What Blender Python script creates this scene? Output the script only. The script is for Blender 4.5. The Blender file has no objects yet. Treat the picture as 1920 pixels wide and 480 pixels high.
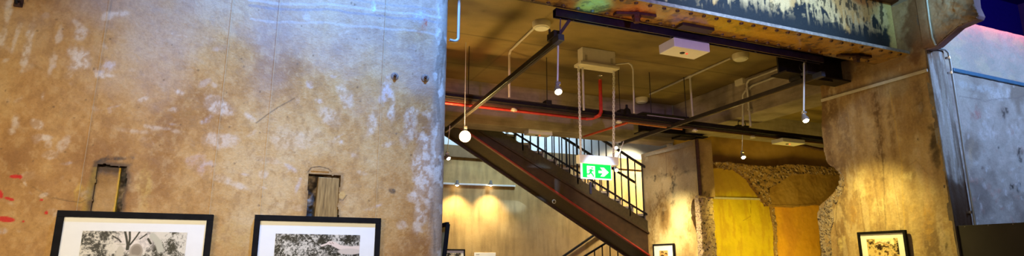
import bpy, math, random
import numpy as np
from mathutils import Vector, Matrix
random.seed(7)
C = bpy.context.scene.collection
PI = math.pi
# ------------------------------------------------------------------ survey of the place (metres, eye at x=0 y=0 z=1.6)
F, CX, CY = 1125., 960., 240.
PITCH = math.atan(255 / F); HEAD = math.radians(22.8); EYE = 1.6
def ray(px, py):
    r = (px - CX) / F; u = (CY - py) / F
    fh = math.cos(PITCH) - u * math.sin(PITCH); up = math.sin(PITCH) + u * math.cos(PITCH)
    return (r * math.cos(HEAD) + fh * math.sin(HEAD), -r * math.sin(HEAD) + fh * math.cos(HEAD), up)
def at(px, py, x=None, y=None, z=None):
    d = ray(px, py)
    s = x / d[0] if x is not None else y / d[1] if y is not None else (z - EYE) / d[2]
    return Vector((d[0] * s, d[1] * s, EYE + d[2] * s))
def srgb(r, g, b):
    f = lambda c: (c / 255 / 12.92) if c <= 10 else ((c / 255 + .055) / 1.055) ** 2.4
    return (f(r), f(g), f(b))
# main planes
YW = 4.30      # face of the left wall
XP = 6.77      # left face of the right pier
ZC = 4.60      # ceiling of the rear room
YB = 9.17      # face of the far concrete beam
XC = 7.385     # left face of the column by the stair
YC = 8.71      # near end of that column
YN = 9.60      # niche wall
YS = 10.40     # near stringer of the stair
YK = 13.0      # back wall
YR = 4.90      # right wall

# ------------------------------------------------------------------ materials
def nodes(m):
    m.use_nodes = True
    nt = m.node_tree; nt.nodes.clear()
    return nt, nt.nodes, nt.links
def new_bsdf(name):
    m = bpy.data.materials.new(name); nt, N, L = nodes(m)
    o = N.new('ShaderNodeOutputMaterial'); b = N.new('ShaderNodeBsdfPrincipled')
    L.new(b.outputs[0], o.inputs[0])
    return m, N, L, b
def noise(N, L, co, scale, detail=4, rough=.55):
    n = N.new('ShaderNodeTexNoise'); n.inputs['Scale'].default_value = scale
    n.inputs['Detail'].default_value = detail; n.inputs['Roughness'].default_value = rough
    L.new(co, n.inputs['Vector']); return n
def ramp(N, L, fac, stops):
    r = N.new('ShaderNodeValToRGB'); e = r.color_ramp.elements
    while len(e) < len(stops): e.new(.5)
    for k, (p, c) in enumerate(stops):
        e[k].position = p; e[k].color = (*c, 1) if len(c) == 3 else c
    L.new(fac, r.inputs[0]); return r
def mat(name, col, rough=.6, metal=0, var=.12, scale=18, bump=.0, bscale=60, coat=0, spec=.5):
    """plain material with a little procedural variation"""
    m, N, L, b = new_bsdf(name)
    tc = N.new('ShaderNodeTexCoord'); co = tc.outputs['Object']
    n = noise(N, L, co, scale, 5)
    r = ramp(N, L, n.outputs[0], [(.3, tuple(c * (1 - var) for c in col)), (.7, tuple(min(1, c * (1 + var)) for c in col))])
    L.new(r.outputs[0], b.inputs['Base Color'])
    b.inputs['Roughness'].default_value = rough; b.inputs['Metallic'].default_value = metal
    b.inputs['Coat Weight'].default_value = coat; b.inputs['Specular IOR Level'].default_value = spec
    if bump:
        n2 = noise(N, L, co, bscale, 6); bp = N.new('ShaderNodeBump')
        bp.inputs['Strength'].default_value = bump; bp.inputs['Distance'].default_value = .01
        L.new(n2.outputs[0], bp.inputs['Height']); L.new(bp.outputs[0], b.inputs['Normal'])
    return m
def painted(name, rough=.75, fine=.22, scale=45, bump=.35, bscale=70, spec=.3, speck=0):
    """plaster or concrete whose stains come from the mesh colour layer 'stain', broken up by fine noise"""
    m, N, L, b = new_bsdf(name)
    at_ = N.new('ShaderNodeAttribute'); at_.attribute_name = 'stain'
    tc = N.new('ShaderNodeTexCoord'); co = tc.outputs['Object']
    n = noise(N, L, co, scale, 8, .7)
    mr = N.new('ShaderNodeMapRange'); mr.inputs[1].default_value = .25; mr.inputs[2].default_value = .75
    mr.inputs[3].default_value = 1 - fine; mr.inputs[4].default_value = 1 + fine
    L.new(n.outputs[0], mr.inputs[0])
    mx = N.new('ShaderNodeVectorMath'); mx.operation = 'SCALE'
    L.new(at_.outputs['Color'], mx.inputs[0]); L.new(mr.outputs[0], mx.inputs['Scale'])
    src = mx.outputs[0]
    if speck:
        n3 = noise(N, L, co, 130, 3, .6)
        r3 = ramp(N, L, n3.outputs[0], [(.28, (1 - speck,) * 3), (.4, (1, 1, 1))])
        m3 = N.new('ShaderNodeVectorMath'); m3.operation = 'MULTIPLY'
        L.new(src, m3.inputs[0]); L.new(r3.outputs[0], m3.inputs[1]); src = m3.outputs[0]
    L.new(src, b.inputs['Base Color'])
    b.inputs['Roughness'].default_value = rough; b.inputs['Specular IOR Level'].default_value = spec
    n2 = noise(N, L, co, bscale, 8, .65); bp = N.new('ShaderNodeBump')
    bp.inputs['Strength'].default_value = bump; bp.inputs['Distance'].default_value = .012
    L.new(n2.outputs[0], bp.inputs['Height']); L.new(bp.outputs[0], b.inputs['Normal'])
    return m
def concrete(name, c0, c1, c2, scale=2.2, board=None, rough=.8, bump=.3):
    m, N, L, b = new_bsdf(name)
    tc = N.new('ShaderNodeTexCoord'); co = tc.outputs['Object']
    n = noise(N, L, co, scale, 9, .62)
    r = ramp(N, L, n.outputs[0], [(.28, c0), (.5, c1), (.74, c2)])
    src = r.outputs[0]
    if board:                                   # board marks along one axis
        mp = N.new('ShaderNodeMapping'); mp.inputs['Scale'].default_value = board; L.new(co, mp.inputs['Vector'])
        w = noise(N, L, mp.outputs[0], 3.0, 3, .5)
        r2 = ramp(N, L, w.outputs[0], [(.3, (.72, .72, .72)), (.55, (1, 1, 1))])
        v = N.new('ShaderNodeVectorMath'); v.operation = 'MULTIPLY'
        L.new(src, v.inputs[0]); L.new(r2.outputs[0], v.inputs[1]); src = v.outputs[0]
    L.new(src, b.inputs['Base Color']); b.inputs['Roughness'].default_value = rough
    n2 = noise(N, L, co, 40, 8, .65); bp = N.new('ShaderNodeBump')
    bp.inputs['Strength'].default_value = bump; bp.inputs['Distance'].default_value = .012
    L.new(n2.outputs[0], bp.inputs['Height']); L.new(bp.outputs[0], b.inputs['Normal'])
    return m
def pebbles(name, mortar, s0, s1, scale=26):
    """broken concrete with its stones showing"""
    m, N, L, b = new_bsdf(name)
    tc = N.new('ShaderNodeTexCoord'); co = tc.outputs['Object']
    nz = noise(N, L, co, 14, 4); ad = N.new('ShaderNodeVectorMath'); ad.operation = 'MULTIPLY_ADD'
    L.new(nz.outputs[1], ad.inputs[0]); ad.inputs[1].default_value = (.05, .05, .05); L.new(co, ad.inputs[2])
    v = N.new('ShaderNodeTexVoronoi'); v.inputs['Scale'].default_value = scale; L.new(ad.outputs[0], v.inputs['Vector'])
    sep = N.new('ShaderNodeSeparateColor'); L.new(v.outputs['Color'], sep.inputs[0])
    rc = ramp(N, L, sep.outputs[0], [(.0, (.03, .018, .010)), (.15, (.05, .03, .02)), (.2, s0), (1., s1)])
    rd = ramp(N, L, v.outputs['Distance'], [(.3, (1, 1, 1)), (.55, (0, 0, 0))])
    mx = N.new('ShaderNodeMix'); mx.data_type = 'RGBA'
    L.new(rd.outputs[0], mx.inputs[0]); mx.inputs[6].default_value = (*mortar, 1); L.new(rc.outputs[0], mx.inputs[7])
    L.new(mx.outputs[2], b.inputs['Base Color']); b.inputs['Roughness'].default_value = .85
    bp = N.new('ShaderNodeBump'); bp.inputs['Strength'].default_value = .9; bp.inputs['Distance'].default_value = .02
    L.new(rd.outputs[0], bp.inputs['Height']); L.new(bp.outputs[0], b.inputs['Normal'])
    return m
def glow(name, col, strength):
    m = bpy.data.materials.new(name); nt, N, L = nodes(m)
    o = N.new('ShaderNodeOutputMaterial'); e = N.new('ShaderNodeEmission')
    e.inputs[0].default_value = (*col, 1); e.inputs[1].default_value = strength
    L.new(e.outputs[0], o.inputs[0]); return m
M = {}
M['plaster'] = painted('ochre_plaster', .62, .16, 60, .38, 75, .4, .25)
M['pier'] = painted('stained_concrete', .6, .2, 40, .4, 45, .4, .2)
M['photo'] = painted('photo_print', .4, .06, 200, 0, 70)
M['girder'] = painted('peeling_girder_paint', .2, .25, 60, .35, 50, .5)
M['frame'] = mat('black_lacquered_wood', (.008, .007, .008), .7, var=.3, spec=.08)
M['matboard'] = mat('white_mat_board', (.86, .84, .82), .8, var=.02)
M['back'] = mat('backing_board', (.45, .33, .14), .8)
M['wire'] = mat('pale_cord', (.50, .37, .22), .6, .0)
M['ceiling'] = concrete('board_marked_concrete', srgb(118, 98, 62), srgb(150, 128, 86), srgb(172, 150, 108), 1.6, (.6, 4, 1))
M['beamconc'] = concrete('cast_concrete', srgb(120, 106, 96), srgb(150, 136, 122), srgb(172, 158, 142), 2.4, (.5, 1, 5))
M['backwall'] = concrete('rendered_back_wall', srgb(150, 120, 74), srgb(182, 150, 96), srgb(200, 170, 116), 1.3, (3, 1, .5))
M['upper'] = concrete('white_upper_wall', srgb(185, 190, 195), srgb(205, 208, 210), srgb(215, 218, 220), 1.3)
M['slab'] = concrete('brown_slab_edge', srgb(95, 72, 45), srgb(120, 94, 62), srgb(140, 112, 78), 2)
M['floor'] = concrete('polished_concrete_floor', srgb(70, 62, 52), srgb(95, 85, 72), srgb(110, 100, 85), 1.5, None, .45, .1)
M['darkceil'] = mat('navy_ceiling', (.02, .02, .12), .8)
M['hall'] = concrete('hall_wall', srgb(110, 95, 80), srgb(130, 115, 98), srgb(145, 130, 110), 1.2)
M['agg'] = pebbles('exposed_aggregate', srgb(165, 138, 105), srgb(120, 92, 74), srgb(190, 165, 140), 24)
M['aggdark'] = pebbles('dark_exposed_aggregate', srgb(150, 116, 70), srgb(110, 78, 60), srgb(186, 158, 138), 17)
M['aggpier'] = pebbles('grey_exposed_aggregate', srgb(150, 128, 100), srgb(96, 78, 66), srgb(172, 152, 130), 30)
M['rubble'] = concrete('dark_rubble', (.012, .009, .008), (.06, .045, .04), (.3, .22, .15), 30, None, .9, 1.0)
M['black'] = mat('black_paint', (.008, .008, .009), .5, var=.3)
M['track'] = mat('bronze_black_track', (.028, .022, .018), .42, .3, .3)
M['steel'] = mat('old_black_steel', (.02, .016, .014), .5, .4, .5, 12, .4, 40)
M['rivet'] = mat('painted_rivet', (.11, .06, .035), .4, .3, .4)
M['white'] = mat('white_plastic', (.72, .70, .66), .4, var=.03)
M['cream'] = mat('cream_plastic', (.62, .56, .44), .45, var=.05)
M['conduit'] = mat('grey_painted_conduit', (.50, .46, .42), .4, .1, .08)
M['galv'] = mat('galvanised_conduit', (.52, .56, .60), .45, .3, .1)
M['rail'] = mat('pale_rail', (.56, .50, .42), .4, .15, .1)
M['red'] = mat('red_pipe_paint', (.42, .025, .015), .35, 0, .2)
M['chrome'] = mat('chrome', (.72, .72, .74), .18, .95, .05)
M['rod'] = mat('satin_rod', (.72, .75, .80), .35, .3, .05)
M['alu'] = mat('silver_lamp_housing', (.55, .55, .56), .3, .8, .05)
M['stair'] = mat('brown_steel_stair', (.055, .028, .011), .6, .0, .3, 8, .2, 30)
M['oxide'] = mat('red_oxide_edge', (.36, .03, .018), .35, 0, .25)
M['soffit'] = mat('stair_soffit', (.09, .06, .018), .6, 0, .2)
M['tread'] = mat('grey_steps', (.42, .38, .34), .7, 0, .15, 10)
M['baluster'] = mat('dark_balusters', (.014, .014, .018), .4, .3, .2)
M['rust'] = mat('rusty_iron', (.055, .02, .012), .7, .2, .6, 25, .5, 60)
M['panel'] = mat('black_panel', (.010, .006, .008), .55, 0, .4, 6)
M['bulb'] = glow('lit_lamp', (1, .78, .40), 60)
M['bulb_small'] = glow('lit_small_lamp', (1, .80, .48), 22)
M['led'] = glow('red_indicator', (1, .02, .01), 2.2)
M['signgreen'] = glow('sign_green', srgb(20, 205, 75), 1.15)
M['signwhite'] = glow('sign_white', (.93, 1, .95), 1.35)
M['bluerail'] = mat('blue_rail', (.08, .22, .42), .4, .2, .1)
def wood(name):
    m, N, L, b = new_bsdf(name)
    tc = N.new('ShaderNodeTexCoord'); mp = N.new('ShaderNodeMapping'); mp.inputs['Scale'].default_value = (60, 60, 5)
    L.new(tc.outputs['Object'], mp.inputs['Vector'])
    n = noise(N, L, mp.outputs[0], 1.5, 6, .6)
    r = ramp(N, L, n.outputs[0], [(.3, srgb(112, 84, 40)), (.5, srgb(150, 116, 62)), (.72, srgb(176, 142, 84))])
    L.new(r.outputs[0], b.inputs['Base Color']); b.inputs['Roughness'].default_value = .7
    bp = N.new('ShaderNodeBump'); bp.inputs['Strength'].default_value = .6; bp.inputs['Distance'].default_value = .008
    L.new(n.outputs[0], bp.inputs['Height']); L.new(bp.outputs[0], b.inputs['Normal']); return m
M['wood'] = wood('old_timber_end')

# ------------------------------------------------------------------ mesh builder
class MB:
    def __init__(s): s.v = []; s.f = []
    def quadbox(s, P):                       # eight corners, bottom four then top four
        b = len(s.v); s.v += [Vector(p) for p in P]
        for q in ((0, 3, 2, 1), (4, 5, 6, 7), (0, 1, 5, 4), (1, 2, 6, 5), (2, 3, 7, 6), (3, 0, 4, 7)):
            s.f.append(tuple(b + i for i in q))
    def box(s, x0, x1, y0, y1, z0, z1):
        s.quadbox([(x0, y0, z0), (x1, y0, z0), (x1, y1, z0), (x0, y1, z0), (x0, y0, z1), (x1, y0, z1), (x1, y1, z1), (x0, y1, z1)]); return s
    def obox(s, mtx, hx, hy, hz):
        s.quadbox([mtx @ Vector(p) for p in ((-hx, -hy, -hz), (hx, -hy, -hz), (hx, hy, -hz), (-hx, hy, -hz), (-hx, -hy, hz), (hx, -hy, hz), (hx, hy, hz), (-hx, hy, hz))]); return s
    def bar(s, a, b, w, h, up=(0, 0, 1)):    # rectangular bar along a->b
        a = Vector(a); b = Vector(b); d = (b - a); l = d.length; d.normalize()
        sd = d.cross(Vector(up))
        if sd.length < 1e-4: sd = Vector((1, 0, 0))
        sd.normalize(); u = sd.cross(d)
        m = Matrix((sd, d, u)).transposed().to_4x4(); m.translation = (a + b) / 2
        return s.obox(m, w / 2, l / 2, h / 2)
    def tube(s, pts, r, n=10, caps=True):
        pts = [Vector(p) for p in pts]; rings = []
        rr = r if isinstance(r, (list, tuple)) else [r] * len(pts)
        t0 = (pts[1] - pts[0]).normalized()
        ref = Vector((0, 0, 1)) if abs(t0.z) < .9 else Vector((1, 0, 0))
        for i, p in enumerate(pts):
            t = ((pts[min(i + 1, len(pts) - 1)] - pts[i]).normalized() if i < len(pts) - 1 else Vector()) + ((pts[i] - pts[i - 1]).normalized() if i else Vector())
            t.normalize(); u = t.cross(ref)
            if u.length < 1e-4: u = t.cross(Vector((0, 1, 0)))
            u.normalize(); w = t.cross(u); ref = ref - t * ref.dot(t) if (ref - t * ref.dot(t)).length > .1 else ref
            b = len(s.v)
            for k in range(n):
                a = 2 * PI * k / n; s.v.append(p + u * math.cos(a) * rr[i] + w * math.sin(a) * rr[i])
            rings.append(b)
        for b0, b1 in zip(rings, rings[1:]):
            for k in range(n): s.f.append((b0 + k, b0 + (k + 1) % n, b1 + (k + 1) % n, b1 + k))
        if caps:
            s.f.append(tuple(rings[0] + k for k in reversed(range(n)))); s.f.append(tuple(rings[-1] + k for k in range(n)))
        return s
    def lathe(s, c, axis, prof, n=20):       # prof: (distance along axis, radius)
        ax = Vector(axis).normalized(); c = Vector(c)
        u = ax.cross(Vector((0, 0, 1)) if abs(ax.z) < .9 else Vector((1, 0, 0))).normalized(); w = ax.cross(u); rings = []
        for h, r in prof:
            b = len(s.v)
            for k in range(n):
                a = 2 * PI * k / n; s.v.append(c + ax * h + (u * math.cos(a) + w * math.sin(a)) * r)
            rings.append(b)
        for b0, b1 in zip(rings, rings[1:]):
            for k in range(n): s.f.append((b0 + k, b0 + (k + 1) % n, b1 + (k + 1) % n, b1 + k))
        s.f.append(tuple(rings[0] + k for k in reversed(range(n)))); s.f.append(tuple(rings[-1] + k for k in range(n)))
        return s
    def prism(s, poly, off):                 # polygon of 3-D points pushed along off
        b = len(s.v); n = len(poly); off = Vector(off)
        s.v += [Vector(p) for p in poly] + [Vector(p) + off for p in poly]
        s.f.append(tuple(b + i for i in range(n))); s.f.append(tuple(b + n + i for i in reversed(range(n))))
        for i in range(n): s.f.append((b + i, b + (i + 1) % n, b + n + (i + 1) % n, b + n + i))
        return s
    def torus(s, c, m3, R, r, stretch=0, n=10, k=5):
        rings = []
        for i in range(n):
            a = 2 * PI * i / n; e = Vector((math.cos(a), 0, math.sin(a)))
            ce = e * R + Vector((0, 0, stretch if e.z > 0 else -stretch)); b = len(s.v)
            for j in range(k):
                t = 2 * PI * j / k; s.v.append(Vector(c) + m3 @ (ce + e * r * math.cos(t) + Vector((0, 1, 0)) * r * math.sin(t)))
            rings.append(b)
        for i in range(n):
            b0, b1 = rings[i], rings[(i + 1) % n]
            for j in range(k): s.f.append((b0 + j, b0 + (j + 1) % k, b1 + (j + 1) % k, b1 + j))
        return s
def fix_normals(me):
    import bmesh
    bm = bmesh.new(); bm.from_mesh(me); bmesh.ops.recalc_face_normals(bm, faces=bm.faces); bm.to_mesh(me); bm.free()
def wloc(p):
    v = Vector()
    while p: v += p.location; p = p.parent
    return v
def obj(name, mb, m, parent=None, smooth=False, bevel=0, origin=None):
    """ONE mesh object from a builder in world coordinates"""
    me = bpy.data.meshes.new(name)
    if parent: o0 = wloc(parent)
    elif origin is not None: o0 = Vector(origin)
    else:
        xs = [v.x for v in mb.v]; ys = [v.y for v in mb.v]; zs = [v.z for v in mb.v]
        o0 = Vector(((min(xs) + max(xs)) / 2, (min(ys) + max(ys)) / 2, min(zs)))
    me.from_pydata([v - o0 for v in mb.v], [], mb.f); fix_normals(me)
    me.materials.append(m if not isinstance(m, str) else M[m])
    o = bpy.data.objects.new(name, me); C.objects.link(o)
    if parent: o.parent = parent
    else: o.location = o0
    if smooth:
        for p in me.polygons: p.use_smooth = True
        me.set_sharp_from_angle(angle=math.radians(40))
    if bevel:
        b = o.modifiers.new('bevel', 'BEVEL'); b.width = bevel; b.segments = 2; b.limit_method = 'ANGLE'
    return o
def thing(name, loc, label, cat, group=None):
    o = bpy.data.objects.new(name, None); o.empty_display_size = .1; C.objects.link(o); o.location = loc
    return tag(o, label, cat, group)
def tag(o, label, cat, group=None):
    o['label'] = label; o['category'] = cat
    if group: o['group'] = group
    return o
def struct(o): o['kind'] = 'structure'; return o

# ------------------------------------------------------------------ numpy noise and wall painting
def vnoise(u, v, scale, seed):
    rg = np.random.RandomState(seed); G = rg.rand(256, 256)
    x = u * scale + 100; y = v * scale + 100; xi = np.floor(x).astype(int); yi = np.floor(y).astype(int)
    fx = x - xi; fy = y - yi; fx = fx * fx * (3 - 2 * fx); fy = fy * fy * (3 - 2 * fy)
    g = lambda a, b: G[a % 256, b % 256]
    return (g(xi, yi) * (1 - fx) + g(xi + 1, yi) * fx) * (1 - fy) + (g(xi, yi + 1) * (1 - fx) + g(xi + 1, yi + 1) * fx) * fy
def fbm(u, v, scale, seed, oc=5, gain=.55):
    s = 0; a = 1; t = 0
    for k in range(oc):
        s = s + a * vnoise(u, v, scale * 2 ** k, seed + k * 13); t += a; a *= gain
    return s / t
def sstep(a, b, x):
    t = np.clip((x - a) / (b - a), 0, 1); return t * t * (3 - 2 * t)
class Wall:
    """a dense sheet of wall in the plane of axes (ua, va); the third axis is depth. Painted in wall metres."""
    def __init__(s, plane, val, u0, u1, v0, v1, step, seed=1):
        s.plane = plane; s.val = val; s.seed = seed
        nu = max(2, int(round((u1 - u0) / step)) + 1); nv = max(2, int(round((v1 - v0) / step)) + 1)
        us = np.linspace(u0, u1, nu); vs = np.linspace(v0, v1, nv)
        s.u, s.v = np.meshgrid(us, vs); s.nu = nu; s.nv = nv
        s.col = np.zeros((nv, nu, 3)); s.depth = np.zeros((nv, nu)); s.keep = np.ones((nv - 1, nu - 1), bool)
        s.n1 = fbm(s.u, s.v, 12, seed + 5); s.n2 = fbm(s.u, s.v, 3, seed + 77); s.n3 = fbm(s.u, s.v * .7, 30, seed + 99, 4, .7)
    def uv(s, px, py):                        # where a sighted point lies on the wall
        p = at(px, py, **{s.plane: s.val})
        return (p.y if s.plane == 'x' else p.x, p.y if s.plane == 'z' else p.z)
    def base(s, cols, scale=1.5, stretch=(1, 1), lo=.3, hi=.7):
        n = fbm(s.u * stretch[0], s.v * stretch[1], scale, s.seed, 6); t = np.clip((n - lo) / (hi - lo), 0, 1) * (len(cols) - 1)
        c = np.array(cols); i = np.clip(t.astype(int), 0, len(cols) - 2); f = (t - i)[..., None]
        s.col = c[i] * (1 - f) + c[i + 1] * f
    def mix(s, mask, col):
        mask = np.clip(mask, 0, 1)[..., None]; s.col = s.col * (1 - mask) + np.array(col) * mask
    def frame(s, px, py):
        a = s.uv(px, py); b = s.uv(px + 4, py); c = s.uv(px, py + 4)
        J = np.array([[(b[0] - a[0]) / 4, (c[0] - a[0]) / 4], [(b[1] - a[1]) / 4, (c[1] - a[1]) / 4]])
        I = np.linalg.inv(J); du = s.u - a[0]; dv = s.v - a[1]
        return I[0, 0] * du + I[0, 1] * dv, I[1, 0] * du + I[1, 1] * dv
    def spot(s, px, py, rx, ry, ang, col, alpha=.8, rag=.6, soft=.5):
        x, y = s.frame(px, py); a = math.radians(ang)
        xx = (x * math.cos(a) + y * math.sin(a)) / rx; yy = (-x * math.sin(a) + y * math.cos(a)) / ry
        d = np.sqrt(xx * xx + yy * yy) + rag * (s.n1 - .5) * 2.6 + rag * (s.n2 - .5) * 1.2
        br = 1 if rag < .45 else .25 + .75 * sstep(.38, .6, s.n3)
        s.mix(sstep(1.05, .35 if rag >= .45 else 1 - soft, d) * alpha * br, col)
    def line(s, pts, w, col, alpha=.8, wob=0):
        P = [s.uv(*p) for p in pts]; best = np.full(s.u.shape, 1e9)
        uu = s.u + wob * (s.n1 - .5); vv = s.v + wob * (s.n2 - .5)
        for (a0, b0), (a1, b1) in zip(P, P[1:]):
            l2 = (a1 - a0) ** 2 + (b1 - b0) ** 2
            t = np.clip(((uu - a0) * (a1 - a0) + (vv - b0) * (b1 - b0)) / l2, 0, 1)
            best = np.minimum(best, np.hypot(uu - a0 - t * (a1 - a0), vv - b0 - t * (b1 - b0)))
        s.mix(sstep(w, w * .3, best) * alpha, col)
    def poly_mask(s, pts, jag=0, uvpts=None, cells=False):
        P = uvpts or [s.uv(*p) for p in pts]
        u = s.u + jag * (s.n1 - .5) * 2; v = s.v + jag * (fbm(s.u, s.v, 12, s.seed + 41) - .5) * 2
        if cells: u = (u[1:, 1:] + u[:-1, :-1]) / 2; v = (v[1:, 1:] + v[:-1, :-1]) / 2
        ins = np.zeros(u.shape, bool); n = len(P)
        for i in range(n):
            x0, y0 = P[i]; x1, y1 = P[(i + 1) % n]
            if y0 == y1: continue
            c = ((y0 > v) != (y1 > v)) & (u < (x1 - x0) * (v - y0) / (y1 - y0) + x0); ins ^= c
        return ins
    def build(s, name, m, parent=None, thick=0, flip=1, smooth=True):
        vid = -np.ones((s.nv, s.nu), int); used = np.zeros((s.nv, s.nu), bool)
        k = s.keep; used[:-1, :-1] |= k; used[1:, :-1] |= k; used[:-1, 1:] |= k; used[1:, 1:] |= k
        vid[used] = np.arange(used.sum()); u = s.u[used]; v = s.v[used]; d = s.val + s.depth[used]
        co = np.stack([d, u, v] if s.plane == 'x' else [u, d, v] if s.plane == 'y' else [u, v, d], 1)
        o0 = np.array(wloc(parent)) if parent else np.array([(co[:, i].min() + co[:, i].max()) / 2 for i in (0, 1)] + [co[:, 2].min()])
        jj, ii = np.nonzero(k)
        q = np.stack([vid[jj, ii], vid[jj, ii + 1], vid[jj + 1, ii + 1], vid[jj + 1, ii]], 1)
        if s.plane != 'y': q = q[:, ::-1]
        if s.plane == 'z': pass
        col = np.clip(s.col[used], 0, 1); nf = len(q)
        if thick:                                # the sheet gets a flat back and a rim of real thickness
            ax = 'xyz'.index(s.plane); back = co.copy(); back[:, ax] = s.val + abs(thick)
            n0 = len(co); co = np.concatenate([co, back]); col = np.concatenate([col, col])
            E_ = np.concatenate([q[:, [0, 1]], q[:, [1, 2]], q[:, [2, 3]], q[:, [3, 0]]])
            key = np.sort(E_, 1); _, inv, cnt = np.unique(key[:, 0].astype(np.int64) * 10 ** 7 + key[:, 1], return_inverse=True, return_counts=True)
            B = E_[cnt[inv] == 1]
            q = np.concatenate([q, q[:, ::-1] + n0, np.stack([B[:, 1], B[:, 0], B[:, 0] + n0, B[:, 1] + n0], 1)])
        me = bpy.data.meshes.new(name)
        me.from_pydata((co - o0).tolist(), [], q.tolist())
        ca = me.color_attributes.new('stain', 'FLOAT_COLOR', 'POINT')
        ca.data.foreach_set('color', np.concatenate([col, np.ones((len(col), 1))], 1).astype(np.float32).ravel())
        me.materials.append(M[m] if isinstance(m, str) else m)
        o = bpy.data.objects.new(name, me); C.objects.link(o)
        if parent: o.parent = parent
        else: o.location = o0
        if smooth:
            me.polygons.foreach_set('use_smooth', [True] * len(me.polygons))
            if thick: me.set_sharp_from_angle(angle=math.radians(60))
        return o

# ------------------------------------------------------------------ LEFT WALL with its two beam pockets
PK = {}
def left_wall():
    w = Wall('y', YW, -1.75, 1.27, 1.5, 3.92, .0055, 3)
    w.base([srgb(150, 104, 54), srgb(178, 132, 74), srgb(188, 146, 88), srgb(200, 166, 116)], 1.7, (1, .8))
    w.mix(sstep(.52, .7, w.n3) * .3, srgb(206, 170, 116)); w.mix(sstep(.48, .3, w.n3) * .35, srgb(140, 98, 52))
    pale = srgb(214, 198, 182); lav = srgb(196, 186, 190); dark = srgb(70, 52, 36)
    # paler and greyer towards the top
    w.mix(sstep(2.6, 3.4, w.v + (w.n2 - .5) * 1.3) * .45, srgb(178, 164, 156))
    for a in ((52, 88, 9, 52, 14, pale, .9), (12, 40, 8, 56, 12, pale, .8), (30, 70, 5, 40, 16, pale, .6), (150, 62, 12, 14, 0, pale, .6), (152, 108, 26, 22, 10, pale, .85),
              (140, 118, 12, 16, 20, pale, .9), (207, 124, 30, 22, 0, lav, .8), (205, 142, 28, 7, 0, pale, .8), (226, 24, 24, 9, 0, pale, .7), (96, 125, 8, 30, 15, pale, .5),
              (110, 70, 8, 20, 15, pale, .5), (80, 180, 6, 14, 10, pale, .6), (30, 228, 12, 16, 15, pale, .6), (68, 232, 14, 8, 20, pale, .7), (20, 246, 10, 10, 0, pale, .5),
              (95, 290, 16, 8, 0, pale, .5), (80, 258, 16, 6, 0, pale, .7), (120, 268, 10, 20, 30, pale, .4), (330, 170, 14, 8, 20, pale, .7), (322, 205, 14, 10, 0, pale, .5),
              (408, 196, 40, 14, 25, pale, .55), (420, 262, 40, 14, 0, pale, .45), (440, 345, 40, 10, 20, pale, .5), (300, 240, 50, 8, 10, pale, .4), (250, 245, 40, 8, 5, pale, .35),
              (375, 310, 25, 22, 0, srgb(190, 158, 150), .5), (150, 360, 10, 30, 5, srgb(208, 168, 60), .5), (270, 340, 16, 40, 0, srgb(200, 168, 90), .5),
              (100, 400, 14, 8, 30, pale, .35), (440, 440, 40, 30, 0, srgb(186, 150, 84), .4), (545, 260, 60, 30, 0, pale, .25), (560, 345, 8, 30, 20, lav, .55),
              (620, 220, 40, 20, 40, pale, .35), (650, 180, 30, 14, 70, pale, .45), (640, 265, 10, 12, 0, pale, .6), (600, 190, 12, 8, 20, pale, .6), (700, 230, 14, 30, 10, pale, .5),
              (725, 170, 16, 30, 10, lav, .6), (735, 200, 8, 40, 5, pale, .5), (790, 320, 22, 80, 3, pale, .8), (785, 400, 12, 50, 3, pale, .6), (770, 240, 16, 36, 10, pale, .45),
              (806, 300, 12, 120, 3, srgb(196, 184, 172), .55), (735, 357, 8, 5, 20, dark, .8), (640, 375, 6, 12, 0, pale, .4), (500, 300, 40, 10, 15, pale, .35), (470, 220, 16, 8, 30, pale, .5)):
        w.spot(*a)
    rr = random.Random(5)
    for k in range(120):
        w.spot(rr.uniform(-40, 820), rr.uniform(0, 440), rr.uniform(4, 20), rr.uniform(3, 9), rr.uniform(-30, 60), rr.choice((pale, pale, lav, srgb(150, 112, 62))), rr.uniform(.15, .5), .9)
    for k in range(60):                        # pits
        w.spot(rr.uniform(0, 820), rr.uniform(0, 440), rr.uniform(1.5, 3), rr.uniform(1.5, 3), 0, srgb(95, 70, 44), .6, .3)
    # old cold joints near the top
    for off, c, al in ((0, srgb(128, 122, 132), .5), (-10, srgb(196, 192, 192), .35), (24, srgb(196, 192, 192), .25), (-24, srgb(140, 134, 140), .35)):
        w.line([(470, 12 + off), (620, 20 + off), (690, 27 + off), (842, 44 + off)], .014, c, al, .05)
    w.spot(792, 30, 20, 12, 0, srgb(176, 196, 214), .4); w.spot(797, 46, 5, 16, 6, srgb(166, 70, 34), .9, .8); w.spot(790, 60, 8, 8, 0, srgb(150, 90, 50), .5); w.spot(790, 100, 5, 40, 0, srgb(150, 112, 84), .5)
    w.spot(700, 12, 5, 12, 0, srgb(190, 214, 226), .7)
    w.line([(480, 230), (515, 205), (552, 184)], .006, dark, .55, .02)
    w.line([(100, 372), (150, 380), (172, 368)], .005, dark, .5, .03); w.line([(62, 352), (100, 376)], .005, dark, .3, .03)
    # red paint splashes
    redc = srgb(196, 22, 18)
    for a in ((28, 331, 11, 4, 0), (38, 332, 4, 4, 0), (1, 364, 5, 9, -20), (18, 373, 11, 3, 14), (12, 411, 17, 5, 6), (78, 375, 3, 2.5, 0), (87, 399, 3.5, 4, 20), (44, 415, 3, 2, 0)):
        w.spot(*a, redc, .95, .35, .3)
    # rounded arris towards the opening, scraped grey
    e = sstep(1.13, 1.2, w.u + (w.n1 - .5) * .05)
    w.mix(e * .75, srgb(158, 146, 134))
    w.mix(e * sstep(.52, .62, fbm(w.u * 5, w.v * .8, 5, 9)) * .7, srgb(112, 98, 86))
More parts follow.
